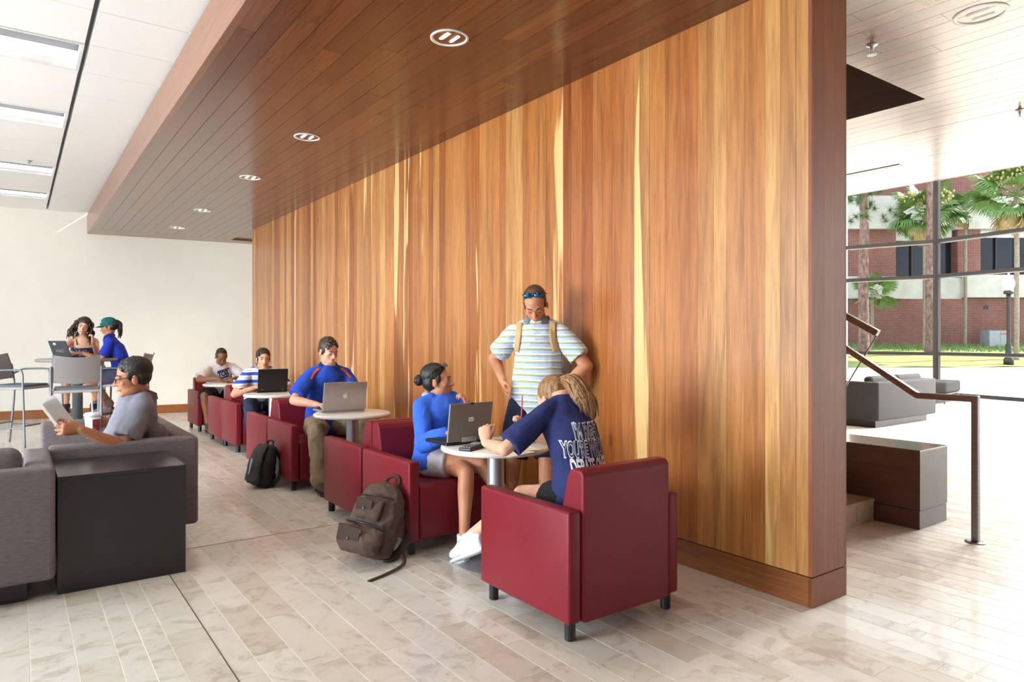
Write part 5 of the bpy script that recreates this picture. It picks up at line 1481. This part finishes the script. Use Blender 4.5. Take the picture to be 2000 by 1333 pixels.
# pencil in the writing woman's hand
hp = p1.wr['R'] + V((-.02, .0, .10))
pc = tag(empty('pencil', hp), 'red pencil held up in the writing woman\'s right hand', 'pencil')
pd = V((.06, .02, 1)).normalized()
bm = bmesh.new(); tube(bm, [pd * -.05, pd * .105], .0040, 6, dome=False); from_bm('barrel', bm, pm('red_lacquer', (196, 40, 70), rough=.3), pc)
bm = bmesh.new(); tube(bm, [pd * .105, pd * .118], .0042, 8); from_bm('eraser', bm, pm('pink_rubber', (220, 120, 130)), pc)
bm = bmesh.new(); tube(bm, [pd * -.05, pd * -.066], [.004, .0008], 6, dome=False); from_bm('point', bm, M['paper'], pc)
# papers of the farthest student
sheet('paper_sheet', (2.40, 10.40, TZ + .001), R(15), .22, .28, 'sheet of paper on the farthest cafe table', 'paper')
bk = tag(empty('open_book', (2.60, 10.42, TZ + .001), R(-20)), 'small open book on the farthest cafe table', 'book')
box('cover', -.13, .13, -.09, .09, 0, .005, M['black'], bk)
for s in (-1, 1):
    bm = bmesh.new(); rows = [[bm.verts.new((s * .125 * i / 6, y, .007 + .02 * math.sin(math.pi * (i / 6) ** .7))) for y in (-.085, .085)] for i in range(7)]
    for a, b in zip(rows, rows[1:]): bm.faces.new((a[0], b[0], b[1], a[1]))
    bmesh.ops.solidify(bm, geom=bm.faces[:], thickness=.004); from_bm('pages', bm, M['paper'], bk, smooth=True)

# cup with straw in the man's right hand
cpos = V((0.425, 5.44, .70)); hand7 = p7.wr['R']
cpos = hand7 + V((-.105, -.052, -.085))
cu = tag(empty('drink_cup', cpos), 'white paper cup with lid and straw in the glasses man\'s hand', 'cup')
cu.scale = (1.15, 1.15, 1.15)
bm = bmesh.new(); lathe(bm, [(0, 0), (.030, 0), (.031, .002), (.043, .135), (0, .135)], 32); from_bm('cup_body', bm, M['white'], cu, smooth=True)
bm = bmesh.new(); lathe(bm, [(.044, .130), (.0465, .132), (.0465, .14), (.042, .146), (.036, .150), (0, .150)], 32); from_bm('lid', bm, M['white'], cu, smooth=True)
bm = bmesh.new(); tube(bm, [(0, 0, .14), (-.004, 0, .215)], .0042, 8); from_bm('straw', bm, M['white'], cu, smooth=True)
bm = bmesh.new(); rows = []
for i in range(9):
    a = R(-95 + 9 * i); rows.append([bm.verts.new((math.cos(a) * (r_ + .0006), math.sin(a) * (r_ + .0006), z)) for r_, z in ((.0345, .04), (.041, .112))])
for a, b in zip(rows, rows[1:]): bm.faces.new((a[0], b[0], b[1], a[1]))
from_bm('printed_panel', bm, pm('orange_black_print', (206, 70, 40), (40, 34, 34), 28, (1, 1, 1.6), rough=.5), cu, smooth=True)
# magazine in the man's left hand
hm7 = p7.wr['L'] + V((-.105, .026, .0))
mg = tag(empty('magazine', hm7), 'open white magazine held by the man on the grey sofa', 'magazine')
ux = V((.52, .05, -.85)).normalized(); uy = V((.35, 1, .25)); uy = (uy - ux * uy.dot(ux)).normalized(); un = ux.cross(uy)
def mgq(a, b, z): return -ux * a + uy * b + un * z
bm = bmesh.new(); rows = []
for i in range(9):
    u = i / 8; rows.append([bm.verts.new(mgq(v, -.02 + .15 * u, .010 * math.sin(math.pi * u))) for v in (-.04, .20)])
for a, b in zip(rows, rows[1:]): bm.faces.new((a[0], b[0], b[1], a[1]))
bmesh.ops.solidify(bm, geom=bm.faces[:], thickness=.004); from_bm('page_block', bm, M['paper'], mg, smooth=False)
bm = bmesh.new(); rows = []
for i in range(9):
    u = i / 8; rows.append([bm.verts.new(mgq(v, -.02 + .14 * u, .014 + .03 * u ** 1.5)) for v in (-.04, .20)])
for a, b in zip(rows, rows[1:]): bm.faces.new((a[0], b[0], b[1], a[1]))
bmesh.ops.solidify(bm, geom=bm.faces[:], thickness=.003); from_bm('cover', bm, pm('glossy_page', (246, 247, 250), rough=.3), mg, smooth=False)

# ---- backpacks
def bag_frame(px_a, fwd, up):
    fwd = V(fwd).normalized(); up = V(up); up = (up - fwd * up.dot(fwd)).normalized(); rt_ = fwd.cross(up).normalized()
    return lambda r, f, u: V(px_a) + rt_ * r + fwd * f + up * u, (rt_, fwd, up)
BR_ = cloth_mat('brown_canvas', (92, 74, 66), .85, .3, 10); BRD = cloth_mat('dark_brown_canvas', (70, 56, 50), .85, .25, 14)
M['rivet'] = pm('dull_rivet', (70, 60, 66), rough=.4, metal=.6)
bo = V((1.70, 3.88, 0.03))
b1 = tag(empty('backpack', bo), 'brown canvas backpack slumped against the hoodie woman\'s chair', 'backpack')
# front face looks towards the camera's left; back leans on the chair arm
Q, axq = bag_frame((0, 0, 0), (-.70, -.52, .30), (.42, .10, .86))
def E1(bm, r, f, u, a, b, c, n=16): ell(bm, Q(r, f, u), (a, b, c), axq, n, 10)
def fin1(name, bm, mat, vox=.007, disp=.02, par=b1, it=3, ds=.07):
    o = remesh(name, bm, vox, mat, par, V((0, 0, 0)), it, disp, ds)
    return o
bm = bmesh.new()
loft(bm, [(Q(0, 0, .015), axq[0] * .12, axq[1] * .075), (Q(0, .005, .05), axq[0] * .165, axq[1] * .115), (Q(0, 0, .16), axq[0] * .17, axq[1] * .12), (Q(0, -.01, .28), axq[0] * .165, axq[1] * .105),
          (Q(0, -.02, .37), axq[0] * .145, axq[1] * .085), (Q(0, -.03, .435), axq[0] * .10, axq[1] * .055), (Q(0, -.035, .46), axq[0] * .05, axq[1] * .03)], 24)
fin1('main_compartment', bm, BR_, disp=.03)
bm = bmesh.new(); loft(bm, [(Q(0, .09, .02), axq[0] * .11, axq[1] * .04), (Q(0, .115, .06), axq[0] * .145, axq[1] * .065), (Q(0, .11, .13), axq[0] * .145, axq[1] * .06), (Q(0, .095, .185), axq[0] * .135, axq[1] * .03)], 20); pk = fin1('lower_pocket', bm, BR_, disp=.03)
bm = bmesh.new(); loft(bm, [(Q(.01, .10, .225), axq[0] * .085, axq[1] * .02), (Q(.01, .105, .25), axq[0] * .09, axq[1] * .032), (Q(.01, .09, .33), axq[0] * .085, axq[1] * .028), (Q(.01, .075, .352), axq[0] * .08, axq[1] * .015)], 18); pk2 = fin1('upper_pocket', bm, BR_, disp=.014)
for par, (r, f, u), w_, h_ in ((pk, (.05, .178, .140), .075, .07), (pk2, (.035, .13, .318), .055, .055)):
    bm = bmesh.new(); bbox(bm, -w_, w_, -.004, .006, -h_, h_ * .4, .004, 2); mt = Matrix.Identity(4)
    for i, a_ in enumerate(axq):
        for j in range(3): mt[j][i] = a_[j]
    mt = Matrix.Translation(Q(r, f, u)) @ mt @ Matrix.Rotation(R(-14), 4, 'X'); bmesh.ops.transform(bm, matrix=mt, verts=bm.verts); fl = from_bm('flap', bm, BRD, par)
    bm = bmesh.new(); lathe(bm, [(0, .004), (.007, .005), (.012, .003), (.013, 0), (0, 0)], 18); bmesh.ops.transform(bm, matrix=mt @ Matrix.Translation((0, .006, -h_ * .65)) @ Matrix.Rotation(R(-90), 4, 'X'), verts=bm.verts); from_bm('rivet', bm, M['rivet'], fl)
bm = bmesh.new(); tube(bm, curve_pts([Q(-.045, -.06, .43), Q(-.04, -.075, .50), Q(.0, -.08, .515), Q(.04, -.075, .49), Q(.045, -.06, .43)], 6), .010, 8); from_bm('carry_handle', bm, BRD, b1, smooth=True)
for sg in (1, -1):
    bm = bmesh.new(); pts = curve_pts([Q(sg * .06, -.085, .40), Q(sg * .13, -.125, .33), Q(sg * .175, -.14, .20), Q(sg * .17, -.11, .09), Q(sg * .13, -.06, .03)], 7); tube(bm, pts, .030, 10, flat=(axq[1], .28)); from_bm('shoulder_strap', bm, BRD, b1, smooth=True)
bm = bmesh.new(); st_ = P(790, 1110) - bo; en_ = P(722, 1137) - bo
tube(bm, curve_pts([st_ + V((.02, .06, .05)), st_ + V((0, .02, .015)), st_.lerp(en_, .5) + V((0, 0, .008)), en_ + V((0, 0, .006))], 6), .014, 8, flat=(V((0, 0, 1)), .22)); from_bm('loose_strap', bm, BRD, b1, smooth=True)
for (r0, u0), (r1, u1), nm in (((-.10, .375), (.115, .355), 'top_zip'), ((-.13, .195), (.135, .19), 'pocket_zip')):
    bm = bmesh.new(); f0 = .075 if nm == 'top_zip' else .125; tube(bm, curve_pts([Q(r0, f0 - .03, u0), Q(0, f0, (u0 + u1) / 2 + .008), Q(r1, f0 - .03, u1)], 6), .006, 6); from_bm(nm, bm, M['black'], b1, smooth=True)
box('zip_pull', -.006, .006, -.003, .003, -.022, .0, M['silver'], b1, .002, mtx=Matrix.Translation(Q(-.02, .185, .165)) @ mt.to_3x3().to_4x4())

BK_ = cloth_mat('charcoal_nylon', (64, 66, 66), .7, .2, 14); BKD = cloth_mat('black_nylon', (38, 38, 38), .75, .25, 12)
bo2 = V((1.815, 6.42, 0.002)); b2 = tag(empty('backpack', bo2), 'charcoal backpack standing against the blue polo man\'s chair', 'backpack')
Q, axq = bag_frame((0, 0, 0), (-.93, -.28, .14), (.16, .02, .98))
bm = bmesh.new(); loft(bm, [(Q(0, 0, .012), axq[0] * .115, axq[1] * .075), (Q(0, 0, .04), axq[0] * .13, axq[1] * .092), (Q(0, 0, .20), axq[0] * .13, axq[1] * .09), (Q(0, -.01, .31), axq[0] * .12, axq[1] * .075), (Q(0, -.015, .37), axq[0] * .095, axq[1] * .05), (Q(0, -.02, .385), axq[0] * .05, axq[1] * .02)], 22)
remesh('main_compartment', bm, .008, BKD, b2, V((0, 0, 0)), 3, .02, .06)
bm = bmesh.new(); loft(bm, [(Q(0, .085, .03), axq[0] * .085, axq[1] * .03), (Q(0, .10, .06), axq[0] * .105, axq[1] * .04), (Q(0, .095, .20), axq[0] * .095, axq[1] * .035), (Q(0, .07, .32), axq[0] * .085, axq[1] * .03), (Q(0, .03, .385), axq[0] * .075, axq[1] * .025)], 18)
fp = remesh('front_panel', bm, .008, BK_, b2, V((0, 0, 0)), 3, .012, .05)
bm = bmesh.new(); tube(bm, [Q(0, .128, .24), Q(0.0, .140, .12)], [.018, .008], 8, flat=(axq[1], .3)); from_bm('pale_strip', bm, pm('silver_strip', (164, 172, 184), rough=.4), fp, smooth=True)
bm = bmesh.new(); tube(bm, curve_pts([Q(-.04, -.03, .37), Q(-.035, -.04, .415), Q(.035, -.04, .415), Q(.04, -.03, .37)], 6), .009, 8); from_bm('carry_handle', bm, BKD, b2, smooth=True)
for sg in (1, -1):
    bm = bmesh.new(); tube(bm, curve_pts([Q(sg * .05, -.06, .35), Q(sg * .10, -.10, .25), Q(sg * .13, -.09, .12), Q(sg * .12, -.05, .04)], 6), .024, 10, flat=(axq[1], .3)); from_bm('shoulder_strap', bm, BKD, b2, smooth=True)
box('tan_patch', -.02, .02, -.003, .003, -.03, .03, pm('tan_patch', (190, 180, 156)), b2, mtx=Matrix.Translation(Q(.128, .03, .24)) @ Matrix.Rotation(R(-15), 4, 'Z'))
